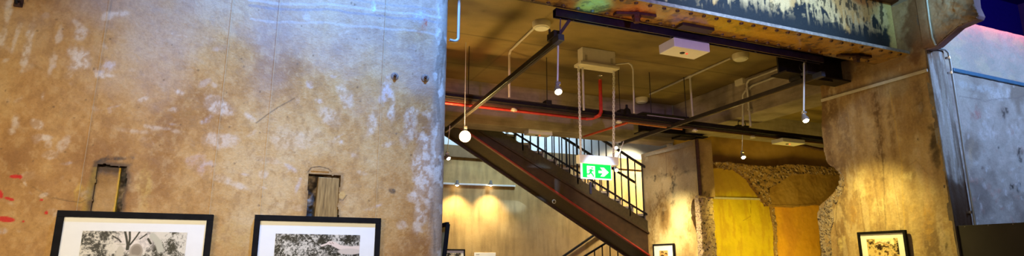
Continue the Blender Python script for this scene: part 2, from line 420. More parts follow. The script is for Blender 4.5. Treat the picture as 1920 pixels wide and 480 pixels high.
    w.mix(sstep(.56, .66, fbm(w.u * 3, w.v * 1.5, 6, 19)) * e * .7, srgb(206, 200, 192))
    t = np.clip((w.u - 1.20) / .07, 0, 1); w.depth += .07 * (1 - np.sqrt(1 - t * t * .999))
    w.depth += (w.n1 - .5) * .008 + (w.n2 - .5) * .012
    # pockets
    for key, p0, p1, zt in (('a', (182, 308), (241, 304), None), ('b', (580, 326), (639, 327), None)):
        u0, vt = w.uv(*p0); u1, _ = w.uv(*p1); PK[key] = (u0, u1, vt)
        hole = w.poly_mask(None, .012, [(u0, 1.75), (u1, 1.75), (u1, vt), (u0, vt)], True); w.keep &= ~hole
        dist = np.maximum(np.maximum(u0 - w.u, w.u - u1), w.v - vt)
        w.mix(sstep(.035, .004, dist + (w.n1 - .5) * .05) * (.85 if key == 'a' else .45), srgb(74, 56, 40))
    w.mix(sstep(.03, 0, np.abs(w.u - PK['a'][0] + .02) + (w.n1 - .5) * .05) * (w.v < PK['a'][2] - .02) * (w.v > 1.8) * sstep(.38, .6, w.n2) * .75, srgb(186, 150, 44))
    w.spot(213, 298, 40, 7, -4, srgb(58, 44, 38), .9, .8); w.spot(246, 330, 7, 60, 3, srgb(120, 88, 62), .6); w.spot(255, 350, 14, 60, 3, srgb(196, 160, 110), .5)
    w.spot(600, 317, 22, 8, 5, srgb(182, 140, 84), .9, .3); w.line([(578, 322), (584, 314), (600, 312), (616, 316), (622, 322)], .006, dark, .8, .01)
    w.spot(641, 366, 8, 9, 0, srgb(198, 158, 92), .9, .2); w.line([(636, 374), (643, 376), (650, 366)], .005, dark, .7, .01)
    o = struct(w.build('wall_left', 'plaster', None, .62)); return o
wl = left_wall()
def pocket_parts():
    u0, u1, vt = PK['a']; rg = np.random.RandomState(4)
    for key in 'ab':
        u0, u1, vt = PK[key]
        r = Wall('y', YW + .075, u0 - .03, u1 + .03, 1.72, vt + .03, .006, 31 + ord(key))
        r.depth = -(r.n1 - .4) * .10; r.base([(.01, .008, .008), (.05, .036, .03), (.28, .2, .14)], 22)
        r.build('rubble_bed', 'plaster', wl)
    u0, u1, vt = PK['a']
    f = Wall('y', YW + .022, u0 + .004, u0 + (u1 - u0) * .76, 1.72, vt - .012, .006, 51)
    f.base([srgb(138, 98, 46), srgb(164, 122, 66), srgb(176, 136, 82)], 9); f.depth = (f.n1 - .5) * .008
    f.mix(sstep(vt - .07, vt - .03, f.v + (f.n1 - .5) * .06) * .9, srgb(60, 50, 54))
    f.mix(sstep(.012, .003, (u0 + (u1 - u0) * .76) - f.u + (f.n1 - .5) * .012) * .9, srgb(206, 158, 28))
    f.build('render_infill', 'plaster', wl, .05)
    u0, u1, vt = PK['b']
    b = MB(); x0 = u0 + (u1 - u0) * .24
    b.prism([(x0, YW + .006, 1.72), (u1 - .004, YW + .012, 1.72), (u1 - .004, YW + .012, vt - .016), (x0 + .012, YW + .006, vt - .016)], (0, .12, 0))
    obj('timber_infill', b, 'wood', wl, bevel=.006)
    # chipped lips of plaster round the second pocket
    b = MB(); c = at(600, 322, y=YW)
    pts = [(math.cos(a) * .062 + c.x, YW - .003, c.z + math.sin(a) * .026) for a in np.linspace(0, PI, 11)]
    b.prism(pts, (0, .02, 0)); obj('plaster_chip', b, mat('bare_render', srgb(172, 132, 80), .8, 0, .15, 40, .4), wl, bevel=.004)
pocket_parts()
# wall hardware on the left wall
for k, (px, py, lab) in enumerate(((740, 143, 'round rusty anchor bolt on the left wall, the left of two side by side'), (797, 146, 'round rusty anchor bolt nearest the right edge of the left wall'))):
    p = at(px, py, y=YW); t = thing('anchor_bolt', (p.x, YW, p.z), lab, 'bolt', 'anchor bolts on the left wall')
    r_ = obj('washer', MB().lathe(p + Vector((0, .012, 0)), (0, -1, 0), [(0, .033), (.014, .030), (.018, .020)], 14), mat('dull_washer', srgb(128, 108, 96), .7, .1, .3, 60, .5), t, True)
    obj('bolt', MB().lathe(p + Vector((0, -.01, 0)), (0, -1, 0), [(0, .011), (.016, .011), (.018, .008)], 6), 'rust', t)
p = at(34, 8, y=YW); t = thing('pipe_bracket', (p.x, YW, p.z), 'small dark iron bracket stub high at the far left of the left wall', 'bracket')
obj('plate', MB().box(p.x - .02, p.x + .025, YW - .012, YW + .02, p.z - .02, p.z + .04), 'rust', t, bevel=.004)
obj('pin', MB().tube([p + Vector((0, .01, .01)), p + Vector((0, -.05, .01)), p + Vector((.01, -.055, -.02))], .008, 8), 'steel', t, True)

# ------------------------------------------------------------------ framed photographs
def photo_paint(w, kind):
    u0, u1, v0, v1 = w.u.min(), w.u.max(), w.v.min(), w.v.max()
    U = (w.u - u0) / (u1 - u0); V = (w.v - v0) / (v1 - v0)      # V: 1 at top
    asp = (v1 - v0) / (u1 - u0)
    n = fbm(U, V * asp, 42 if kind < 2 else 30, 3 + kind, 5, .85); n2 = fbm(U, V * asp, 7, 8 + kind, 3)
    def seg(pts, wd, c):
        best = np.full(U.shape, 9.)
        for (a0, b0), (a1, b1) in zip(pts, pts[1:]):
            b0 = 1 - b0 * ys; b1 = 1 - b1 * ys
            l2 = (a1 - a0) ** 2 + ((b1 - b0) * asp) ** 2; t = np.clip(((U - a0) * (a1 - a0) + (V - b0) * (b1 - b0) * asp * asp) / l2, 0, 1)
            best = np.minimum(best, np.hypot(U - a0 - t * (a1 - a0), (V - b0 - t * (b1 - b0)) * asp))
        w.mix(sstep(wd, wd * .6, best), c)
    def blob(a, b, ra, rb, c, al=1):
        d = np.hypot((U - a) / ra, (V - (1 - b * ys)) / (rb * ys)); w.mix(sstep(1, .8, d) * al, c)
    ys = (.52, .44, .55, .5)[kind]              # the drawn motif fills the upper part of the sheet
    if kind in (0, 1):
        tone = sstep(.36, .64, n + (n2 - .5) * (.8 if kind == 0 else .6) + (.03 if kind == 0 else -.035))
        w.col = tone[..., None] * np.array(srgb(214, 205, 190)) + (1 - tone[..., None]) * np.array(srgb(26, 24, 20))
        if kind == 0:
            dk = srgb(30, 27, 23); lt = srgb(196, 186, 170)
            w.mix(sstep(.25, .1, np.hypot(U - .5, (V - .85) * .8)) * .6, srgb(236, 222, 215))
            seg([(.39, 0), (.41, .2), (.43, .45), (.43, .6)], .014, dk); seg([(.435, 0), (.445, .25), (.44, .6)], .013, dk)
            seg([(.53, 0), (.5, .2), (.455, .45)], .010, dk); seg([(.6, .08), (.54, .25)], .008, dk); seg([(.28, .16), (.34, .27), (.365, .36)], .009, dk); seg([(.62, .25), (.65, .4)], .014, dk)
            blob(.37, .72, .04, .26, lt); blob(.37, .44, .05, .03, lt); blob(.52, .68, .07, .30, srgb(160, 146, 132)); seg([(.66, .14), (.72, .35), (.75, .6)], .04, srgb(186, 182, 166))
            blob(.52, .66, .05, .2, srgb(120, 106, 94), .6); blob(.5, 1.15, .13, .4, srgb(170, 160, 146))
        else:
            sk = srgb(226, 205, 190)
            blob(.55, .22, .07, .08, srgb(20, 17, 16), .8); blob(.8, .25, .06, .07, srgb(20, 17, 16), .8); blob(.95, .12, .06, .2, srgb(30, 26, 24), .7)
            seg([(.68, .42), (.76, .56), (.9, .62), (1., .58)], .035, sk); blob(.645, .38, .05, .1, sk); seg([(.63, .36), (.655, .42)], .004, srgb(150, 118, 104)); seg([(.66, .34), (.68, .42)], .004, srgb(150, 118, 104)); seg([(.6, .42), (.54, .5)], .014, sk); blob(.88, .75, .16, .15, srgb(206, 190, 176))
    else:
        tone = sstep(.4, .62, n + (n2 - .5) * .9)
        w.col = tone[..., None] * np.array(srgb(216, 186, 122)) + (1 - tone[..., None]) * np.array(srgb(40, 26, 14))
        if kind == 2:
            w.mix(sstep(.86, .95, V + (n2 - .5) * .3) * (np.abs(U - .42) < .3), srgb(240, 226, 190))
            seg([(.3, .3), (.45, .22), (.58, .15), (.72, .22)], .02, srgb(170, 120, 70)); seg([(.32, .36), (.7, .3)], .025, srgb(60, 36, 18))
            for a, b, r in ((.36, .5, .05), (.5, .52, .05), (.62, .55, .04), (.75, .45, .04), (.42, .66, .06), (.3, .62, .05), (.56, .7, .06), (.72, .66, .05), (.14, .6, .05), (.85, .7, .05)):
                blob(a, b, r * .7, r, srgb(222, 186, 128)); blob(a, b + r * 2.4, r * 1.1, r * 1.9, random.choice((srgb(226, 196, 134), srgb(96, 62, 32), srgb(168, 122, 66))), .85)
        else:
            w.mix(np.ones(U.shape) * .75, srgb(196, 160, 96))
            for a, b, r in ((.65, .32, .14), (.22, .5, .13)):
                blob(a, b - .07, r * 1.25, r * 1.25, srgb(26, 16, 10)); blob(a + .02, b + .03, r * .85, r, srgb(205, 150, 92)); blob(a, b + .4, r * 1.9, .24, srgb(60, 36, 24))
                for dx in (-.045, .05): blob(a + .02 + dx, b + .0, .022, .02, srgb(50, 28, 16))
                seg([(a - .02, b + .1), (a + .06, b + .1)], .012, srgb(110, 52, 36))
def framed(plane, val, u0, u1, zt, zb, border, mt, mb_, kind, label, wires=None, lean=0, step=.002, aspect_bottom=None):
    """picture hung on the wall plane, front towards the camera side (lower coordinate)"""
    P = (lambda u, d, z: Vector((u, val - d, z))) if plane == 'y' else (lambda u, d, z: Vector((val - d, u, z)))
    t = thing('framed_photograph', P((u0 + u1) / 2, 0, zb), label, 'picture')
    def bx(ua, ub, da, db, za, zb2):
        b = MB(); b.quadbox([P(ua, da, za), P(ub, da, za), P(ub, db, za), P(ua, db, za), P(ua, da, zb2), P(ub, da, zb2), P(ub, db, zb2), P(ua, db, zb2)]); return b
    b = MB()
    for q in ((u0, u1, zt - border, zt), (u0, u1, zb, zb + border), (u0, u0 + border, zb + border, zt - border), (u1 - border, u1, zb + border, zt - border)):
        c = bx(q[0], q[1], .004, .042, q[2], q[3]); n = len(b.v); b.v += c.v; b.f += [tuple(i + n for i in f) for f in c.f]
    obj('frame', b, 'frame', t, bevel=.002)
    obj('mat_board', bx(u0 + border * .8, u1 - border * .8, .012, .026, zb + border * .8, zt - border * .8), 'matboard', t)
    w = Wall(plane, val - .028, u0 + border + mt[0], u1 - border - mt[0], zb + border + mb_, zt - border - mt[1], step, 60 + kind)
    photo_paint(w, kind); w.build('photo_print', 'photo', t)
    if wires:
        for (a, b_) in wires: obj('hanging_wire', MB().tube([P(a[0], .012, a[1]), P(b_[0], .006, b_[1])], .0011, 6), 'wire', t, True)
    if lean:
        t.rotation_euler = lean
    return t
def W(px, py): p = at(px, py, y=YW); return (p.x, p.z)
framed('y', YW - .006, -1.076, -.258, 1.905, 1.30, .036, (.10, .078), .12, 0, 'large black framed photograph of trees and branches, leftmost picture on the left wall',
       [((-.99, 1.89), (-.99, 3.93)), ((-.285, 1.89), (-.285, 3.93))])
framed('y', YW - .006, -.018, .797, 1.912, 1.30, .036, (.10, .082), .12, 1, 'large black framed photograph of leaves and a pale arm, below the timber filled pocket',
       [((.015, 1.895), (.015, 3.93)), ((.76, 1.895), (.76, 3.93))])

# picture on the return of the left wall, leaning out, seen from behind
def back_picture():
    y0, y1 = 4.52, 4.88; xt = at(840, 420, y=4.52).x; zt = at(842, 420, y=4.52).z; zb = 1.25; xb = 1.30
    t = thing('leaning_picture', (xb, (y0 + y1) / 2, zb), 'dark picture frame leaning off the end of the left wall, seen from behind', 'picture')
    d = Vector((xt - xb, 0, zt - zb)); nrm = Vector((d.z, 0, -d.x)).normalized() * .02
    def P(y, s): return Vector((xb, y, zb)) + d * s
    b = MB()
    for (ya, sa, yb, sb) in ((y0, 0, y0, 1), (y1, 0, y1, 1), (y0, .0, y1, .0), (y0, 1, y1, 1)):
        b.bar(P(ya, sa), P(yb, sb), .022, .03, (1, 0, .2) if ya == yb else (0, 0, 1))
    obj('frame', b, 'frame', t, bevel=.003)
    b = MB(); b.prism([P(y0 + .012, .02), P(y1 - .012, .02), P(y1 - .012, .98), P(y0 + .012, .98)], nrm * .4); obj('backing_board', b, 'back', t)
    obj('hanging_wire', MB().tube([P(y0 + .05, .8) - nrm, Vector((1.262, (y0 + y1) / 2, zb + d.z * 1.1)), P(y1 - .05, .8) - nrm], .002, 6), 'wire', t)
back_picture()
# conduit loop at the edge of the opening
a = at(856, 78, y=4.5); 
b = MB(); x0, x1 = at(848, 40, y=4.5).x + .012, at(860, 40, y=4.5).x
b.tube([(x1, 4.5, 3.93), (x1, 4.5, a.z + .03), (x1 - .012, 4.5, a.z + .008), (x1 - .035, 4.5, a.z), (x1 - .075, 4.5, a.z + .005)], .013, 10)
tag(obj('conduit', b, 'conduit', smooth=True), 'grey conduit bending round the top right edge of the left wall', 'conduit')

# ------------------------------------------------------------------ RIVETED GIRDER
ZF = 3.965; GX0, GX1 = .75, XP - .004; GY0, GY1 = 4.27, 4.70
g = thing('steel_girder', ((GX0 + GX1) / 2, 4.48, ZF), 'old riveted steel girder with peeling navy and cream paint over the opening', 'girder')
_b = [n for n in M['girder'].node_tree.nodes if n.type == 'BSDF_PRINCIPLED'][0]; _b.inputs['Coat Weight'].default_value = 1; _b.inputs['Coat Roughness'].default_value = .14
w = Wall('z', ZF, GX0, GX1, GY0, GY1, .012, 12)
w.base([srgb(110, 70, 26), srgb(168, 122, 40), srgb(186, 140, 54), srgb(132, 92, 34)], 2.0, (.8, 1.2), .25, .75)
w.mix(sstep(.55, .62, fbm(w.u, w.v, 14, 3)) * .55, srgb(42, 22, 14)); w.mix(sstep(.6, .66, fbm(w.u, w.v, 16, 4)) * .7, srgb(176, 140, 66))
w.mix(sstep(4.62, 4.69, w.v + (w.n1 - .5) * .08) * .8, srgb(40, 22, 14))
w.build('bottom_flange', 'girder', g, -.028)
# flange front edge with a pale worn lip
obj('flange_edge', MB().box(GX0, GX1, GY0 - .006, GY0 + .004, ZF - .004, ZF + .03), mat('worn_pale_edge', srgb(150, 158, 160), .45, .2, .35, 30, .5, 80), g, bevel=.002)
web = Wall('y', 4.40, GX0, GX1 - .0, ZF + .028, 4.64, .010, 21)
web.base([srgb(192, 178, 128), srgb(206, 196, 150), srgb(186, 160, 104)], 3)
zz = (web.v - ZF) / .6
web.mix(sstep(.98, 1.12, zz + (web.n2 - .5) * .4) * .85, srgb(168, 112, 60))
edge = .60 + (fbm(web.u, web.v * 0, 2.2, 5) - .5) * .75 + (fbm(web.u, web.v * .2, 11, 6) - .5) * .5 + (web.n1 - .5) * .35
navy = sstep(.05, -.05, zz - edge)
web.mix(navy * .97, srgb(16, 40, 56))
web.mix(sstep(.54, .6, fbm(web.u, web.v, 16, 8)) * sstep(.3, .7, zz) * navy * .9, srgb(200, 192, 148))
web.mix(sstep(.56, .62, fbm(web.u * 2, web.v * .7, 14, 18)) * (1 - navy) * .85, srgb(38, 46, 46))
web.mix(sstep(.58, .64, fbm(web.u * 5, web.v * .7, 6, 28)) * sstep(.25, .6, zz) * sstep(1.1, .6, zz) * .7, srgb(206, 196, 150))
web.mix(sstep(6.62, 6.70, web.u + (web.n1 - .5) * .12) * .9, srgb(196, 180, 120))
web.depth = (web.n1 - .5) * .004
M['web'] = painted('peeling_web_paint', .6, .25, 60, .35, 50, .15); web.build('web', 'web', g, .03)
obj('top_flange', MB().box(GX0, GX1, 4.29, 4.698, 4.64, 4.67), mat('rusty_flange', (.16, .06, .03), .6, .2, .5, 14, .5), g, bevel=.003)
for dy in (0,):
    b = MB().box(GX0, GX1, 4.385, 4.40, ZF + .028, ZF + .10); obj('angle_iron', b, mat('navy_angle', srgb(28, 56, 70), .45, .1, .5, 25, .3), g, bevel=.003)
rv = None
n_r = 38
for row, y in (('front', 4.325), ('back', 4.635)):
    for k in range(n_r):
        x = GX0 + .12 + k * .157 + (.03 if row == 'back' else 0)
        if x > GX1 - .06 or x < 1.36: continue
        if rv is None:
            rv = obj('rivet', MB().lathe((x, y, ZF + .002), (0, 0, -1), [(0, .021), (.006, .021), (.014, .016), (.019, .008)], 10), 'rivet', g, True); rx, ry = x, y
        else:
            c = rv.copy(); c.parent = g; c.location = (x - rx, y - ry, 0); C.objects.link(c)
for (px, py, lab) in ((1193, 24, 'angled steel clamp with hanging bolt under the girder, the one on the left part'), (1605, 102, 'dark steel clamp with bolt under the right end of the girder')):
    p = at(px, py, z=ZF); t = thing('beam_clamp', (p.x, p.y, ZF), lab, 'clamp', 'clamps under the girder')
    b = MB(); b.prism([(p.x - .20, p.y + .04, ZF - .001), (p.x, p.y - .03, ZF - .001), (p.x + .2, p.y - .05, ZF - .001), (p.x + .2, p.y + .01, ZF - .001), (p.x, p.y + .03, ZF - .001), (p.x - .2, p.y + .10, ZF - .001)], (0, 0, -.028)); obj('clamp_plate', b, 'rust', t, bevel=.003)
    obj('bolt', MB().lathe((p.x, p.y, ZF - .025), (0, 0, -1), [(0, .045), (.03, .045), (.035, .036), (.075, .034), (.08, .02)], 6), 'rust', t)
p = at(1303, 51, z=ZF)
tag(obj('cover_plate', MB().box(p.x - .20, p.x + .20, p.y - .06, p.y + .05, ZF - .03, ZF + .001), mat('dark_cover', (.045, .025, .02), .5, .2), bevel=.004), 'dark rectangular cover plate under the girder above the white sensor box', 'plate')
# black channel along the back of the girder
xa = at(1040, 28, y=4.74).x; xb = at(1540, 108, y=4.74).x
t = thing('strut_channel', (xa, 4.745, 3.90), 'long black steel channel bolted along the back edge of the girder', 'channel')
b = MB(); b.box(xa, xb, 4.712, 4.718, 3.885, 3.965).box(xa, xb, 4.772, 4.778, 3.885, 3.965).box(xa, xb, 4.712, 4.778, 3.958, 3.964).box(xa, xb, 4.718, 4.728, 3.885, 3.891).box(xa, xb, 4.762, 4.772, 3.885, 3.891)
obj('channel', b, mat('blue_black_channel', (.02, .014, .03), .35, .4, .3), t)
for k in range(9):
    x = xa + .2 + k * .38; obj('channel_bolt', MB().lathe((x, 4.745, 3.90), (0, 0, -1), [(0, .012), (.022, .012), (.024, .008)], 6), 'steel', t)
# ------------------------------------------------------------------ REAR ROOM: ceiling and concrete beams
w = Wall('z', ZC, -1.4, 13.0, 4.705, 9.16, .03, 40)
w.base([srgb(92, 76, 46), srgb(122, 104, 62), srgb(138, 118, 74), srgb(112, 92, 54)], 1.2, (.7, 1.3), .25, .75)
w.mix(sstep(.55, .7, fbm(w.u * .6, w.v * 1.4, 5, 4)) * .3, srgb(108, 88, 54))
for y in (5.95, 7.2, 8.4): w.mix(sstep(.016, .006, np.abs(w.v - y + (w.n1 - .5) * .01)) * .7, srgb(74, 58, 36))
for x in (3.1, 4.7, 6.3): w.mix(sstep(.014, .006, np.abs(w.u - x + (w.n1 - .5) * .01)) * .4, srgb(84, 66, 42))
w.spot(908, 20, 6, 4, 0, srgb(60, 54, 20), .8); w.spot(1100, 44, 20, 3, 10, srgb(80, 60, 30), .7)
w.keep &= ~((w.u[1:, 1:] > 7.06) & (w.v[1:, 1:] < 5.25))
struct(w.build('ceiling', 'plaster', None, .2))
ZBm = 3.87
struct(obj('trim_1', MB().box(-1.4, 7.22, YB, YB + .42, ZBm, 4.80), 'beamconc', bevel=.012))
XL = at(1260, 198, z=ZC).x
struct(obj('trim_2', MB().box(XL, XL + .62, 4.78, YB - .01, at(1310, 243, x=XL).z, ZC - .002), 'beamconc', bevel=.012))
struct(obj('trim_3', MB().box(XL + .63, 13, YB + .0, YB + .42, ZBm + .3, 4.80), 'beamconc', bevel=.012))

# ------------------------------------------------------------------ RIGHT PIER
def pier():
    w = Wall('x', XP, 4.10, 5.72, 0.9, 4.60, .0085, 70)
    w.base([srgb(120, 94, 64), srgb(154, 124, 84), srgb(176, 148, 104), srgb(190, 164, 124)], 1.6, (1.6, .7))
    w.mix(sstep(.5, .68, fbm(w.u * 4, w.v * .8, 3, 7)) * .35, srgb(122, 88, 54))
    w.mix(sstep(.54, .68, fbm(w.u * 3, w.v * 1., 4, 27)) * .35, srgb(206, 186, 150)); w.mix(sstep(.5, .68, w.n3) * .3, srgb(196, 166, 110))
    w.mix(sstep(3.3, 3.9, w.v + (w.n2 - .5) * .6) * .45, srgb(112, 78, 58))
    for a in ((1750, 262, 11, 34, -4, srgb(44, 34, 30), .8, .4), (1757, 300, 9, 30, -4, srgb(50, 38, 32), .6, .44), (1752, 270, 18, 54, -4, srgb(60, 46, 40), .6), (1722, 300, 8, 60, -8, srgb(200, 180, 156), .5), (1726, 200, 4, 14, 0, srgb(190, 176, 160), .8), (1640, 200, 18, 70, 0, srgb(96, 68, 42), .4),
              (1590, 160, 10, 40, 0, srgb(104, 72, 44), .6), (1740, 340, 12, 60, 0, srgb(196, 160, 120), .5), (1765, 430, 8, 50, -4, srgb(180, 156, 130), .7), (1775, 460, 4, 14, 0, srgb(60, 46, 24), .7), (1700, 330, 14, 10, 0, srgb(212, 190, 140), .7),
              (1710, 400, 30, 20, 0, srgb(186, 150, 80), .4), (1612, 350, 14, 40, 0, srgb(206, 186, 140), .45), (1650, 390, 20, 30, 0, srgb(214, 196, 150), .4), (1722, 262, 3, 3, 0, srgb(20, 16, 14), .9), (1760, 200, 10, 60, -4, srgb(130, 110, 96), .6),
              (1716, 40, 24, 95, 0, srgb(116, 78, 50), .9, .4), (1580, 455, 10, 20, 0, srgb(200, 180, 120), .5), (1545, 420, 14, 44, 0, srgb(176, 158, 124), .8), (1552, 385, 16, 16, 0, srgb(128, 104, 78), .7), (1742, 150, 6, 80, -3, srgb(124, 96, 80), .6), (1648, 260, 12, 110, -6, srgb(96, 66, 38), .75), (1672, 240, 8, 100, -6, srgb(110, 78, 46), .6), (1622, 250, 14, 80, -6, srgb(186, 160, 120), .5), (1585, 240, 16, 60, -5, srgb(120, 96, 76), .6), (1720, 180, 16, 50, -4, srgb(112, 90, 72), .6), (1690, 210, 12, 60, 0, srgb(176, 154, 124), .5), (1600, 400, 10, 50, -5, srgb(160, 116, 40), .6), (1740, 420, 14, 40, -5, srgb(176, 130, 50), .5)): w.spot(*a)
    w.line([(1668, 170), (1690, 300), (1696, 430)], .010, srgb(196, 160, 80), .5, .01); w.line([(1640, 172), (1655, 300), (1660, 430)], .012, srgb(84, 60, 36), .45, .02)
    w.line([(1570, 380), (1566, 420), (1572, 460)], .008, srgb(50, 36, 22), .6, .03); w.line([(1690, 320), (1715, 300), (1745, 330)], .006, srgb(80, 60, 40), .25, .05)
    rr = random.Random(8)
    for k in range(70): w.spot(rr.uniform(1540, 1780), rr.uniform(120, 470), rr.uniform(2, 8), rr.uniform(4, 16), 0, rr.choice((srgb(206, 186, 150), srgb(110, 82, 50), srgb(190, 166, 124))), rr.uniform(.15, .5), .8)
    # broken far edge
    far = [(1530, 60), (1537, 125), (1540, 190), (1542, 250), (1545, 285), (1552, 306), (1566, 316), (1575, 326), (1574, 345), (1563, 362), (1545, 378), (1531, 392), (1527, 420), (1534, 445), (1532, 500), (1530, 560)]
    P = [w.uv(*p) for p in far]
    poly = [(4.0, P[0][1] + 1)] + [(P[0][0], P[0][1] + 1)] + P + [(P[-1][0], .5), (4.0, .5)]
    w.keep &= w.poly_mask(None, .012, poly, True)
    w.depth = (w.n1 - .5) * .012 + (w.n2 - .5) * .02
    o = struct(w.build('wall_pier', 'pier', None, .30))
    e = Wall('x', XP - .006, 5.1, 5.75, 1.0, 2.85, .010, 73)
    e.keep &= e.poly_mask([(1572, 318), (1582, 330), (1582, 348), (1572, 376), (1560, 392), (1564, 412), (1556, 440), (1560, 480), (1556, 560), (1534, 560), (1535, 480), (1536, 445), (1531, 420), (1534, 393), (1546, 378), (1564, 362), (1574, 345)], .02, None, True)
    e.depth = (e.n1 - .5) * .05; e.build('broken_edge', 'aggpier', o, .04)
    return o
wp = pier()
def pier_front():
    w = Wall('y', 4.082, XP + .002, 7.075, .9, 4.6, .010, 90)
    w.base([srgb(140, 132, 128), srgb(172, 168, 166), srgb(190, 188, 188)], 2, (3, .6))
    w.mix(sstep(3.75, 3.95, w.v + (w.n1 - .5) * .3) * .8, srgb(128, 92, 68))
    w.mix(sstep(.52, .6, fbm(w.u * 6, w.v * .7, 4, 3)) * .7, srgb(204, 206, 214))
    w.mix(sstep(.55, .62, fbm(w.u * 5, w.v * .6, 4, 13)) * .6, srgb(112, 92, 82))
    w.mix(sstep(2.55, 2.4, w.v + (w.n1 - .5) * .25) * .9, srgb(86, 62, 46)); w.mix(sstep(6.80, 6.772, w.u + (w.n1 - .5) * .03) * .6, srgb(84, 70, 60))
    w.depth = (w.n1 - .5) * .006
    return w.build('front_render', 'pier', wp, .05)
pier_front()
# broken haunch at the head of the pier
def haunch():
    X = XP - .010; a = at(1755, 85, x=X); b_ = at(1831, 34, x=X); c_ = at(1796, 49, x=X)
    prof = [(a.y, a.z), (c_.y, c_.z), (b_.y, b_.z)] + [(p.y, p.z) for p in (at(1834, 27, x=X), at(1826, 10, x=X), at(1824, -8, x=X))] + [(at(1812, -40, x=X).y, 5.2)]
    sm = obj('trim_4', MB().prism([(XP + .004, y, z - .008) for k, (y, z) in enumerate([(4.10, a.z - .01)] + prof + [(4.10, 5.2)])], (.115, 0, 0)), mat('haunch_soffit', srgb(140, 116, 138), .6, 0, .15, 8, .2), bevel=.01); struct(sm)
    w = Wall('x', X, b_.y - .06, 4.105, a.z - .02, 5.2, .008, 95)
    w.keep &= w.poly_mask(None, .006, [(4.4, a.z + .005)] + prof + [(4.4, 5.2)], True)
    f = sstep(4.0, b_.y + .05, w.u)
    w.depth = -(w.n1 - .35) * .11 * f - (w.n1 - .5) * .02 * sstep(4.1, 4.02, w.u)
    w.base([srgb(126, 92, 66), srgb(158, 128, 100), srgb(178, 154, 130)], 4, (1, .6))
    w.mix(f * sstep(.35, .65, fbm(w.u, w.v, 9, 3)) * .7, srgb(104, 84, 72)); w.mix(sstep(.2, 0, w.v - a.z + (w.n1 - .5) * .2) * (1 - f) * .7, srgb(118, 66, 46))
    w.mix(sstep(.6, .68, fbm(w.u, w.v, 12, 23)) * f * .9, srgb(70, 54, 44)); w.mix(sstep(3.97, 4.06, w.u + (w.n1 - .5) * .05) * .7, srgb(126, 88, 60))
    w.build('broken_face', 'pier', sm, .010)
haunch()
# conduit down the pier
Yc = 4.055
pts = [at(1735, -40, y=Yc), at(1739, 0, y=Yc), at(1744, 40, y=Yc), at(1749, 72, y=Yc), at(1755, 85, y=Yc), at(1763, 91, y=Yc), at(1772, 93, y=Yc), at(1778, 99, y=Yc), at(1781, 112, y=Yc), at(1793, 190, y=Yc), at(1808, 290, y=Yc), at(1826, 405, y=Yc), at(1835, 470, y=Yc)]
pts = [at(*q, x=XP - .022) for q in ((1733, -40), (1738, 0), (1743, 40), (1748, 70), (1754, 84))] + pts[5:]
t = thing('wall_conduit', pts[-1], 'galvanised conduit running down the right edge of the pier with a double bend', 'conduit')
obj('pipe', MB().tube(pts, .0115, 12), 'galv', t, True)
for p in (at(1780, 108, y=Yc), at(1784, 136, y=Yc), at(1820, 398, y=Yc)):
    obj('saddle_clip', MB().lathe(p + Vector((0, 0, -.015)), (0, 0, 1), [(0, .014), (.03, .014)], 12).box(p.x - .02, p.x + .03, Yc + .006, Yc + .036, p.z - .012, p.z + .012), 'chrome', t)
# white picture rail and wires on the pier
def railx(name, label, X, pa, pb, h, dpt, m):
    a = at(*pa, x=X); b = at(*pb, x=X)
    return tag(obj(name, MB().bar(a + Vector((-dpt / 2, 0, 0)), b + Vector((-dpt / 2, 0, 0)), dpt, h), m, bevel=.003), label, 'rail')
railx('picture_rail', 'pale picture rail sloping across the top of the right pier', XP - .012, (1740, 132), (1541, 189), .036, .02, 'rail')
def pier_picture():
    pa = at(1614, 436, x=XP); pb = at(1704, 431, x=XP)
    zt = (pa.z + pb.z) / 2; y1, y0 = pa.y, pb.y
    r1 = at(1601, 172, x=XP); r2 = at(1668, 152, x=XP)
    t = framed('x', XP - .03, y0, y1, zt, zt - .80, .030, (.075, .055), .2, 2, 'black framed market scene photograph hanging on the right pier',
               [((y1 - .06, zt - .02), (y1 - .06, 3.70)), ((y0 + .10, zt - .02), (y0 + .10, 3.70)), ((y0 + .33, zt - .02), (y0 + .33, 3.70))], step=.005)
    return t
pier_picture()
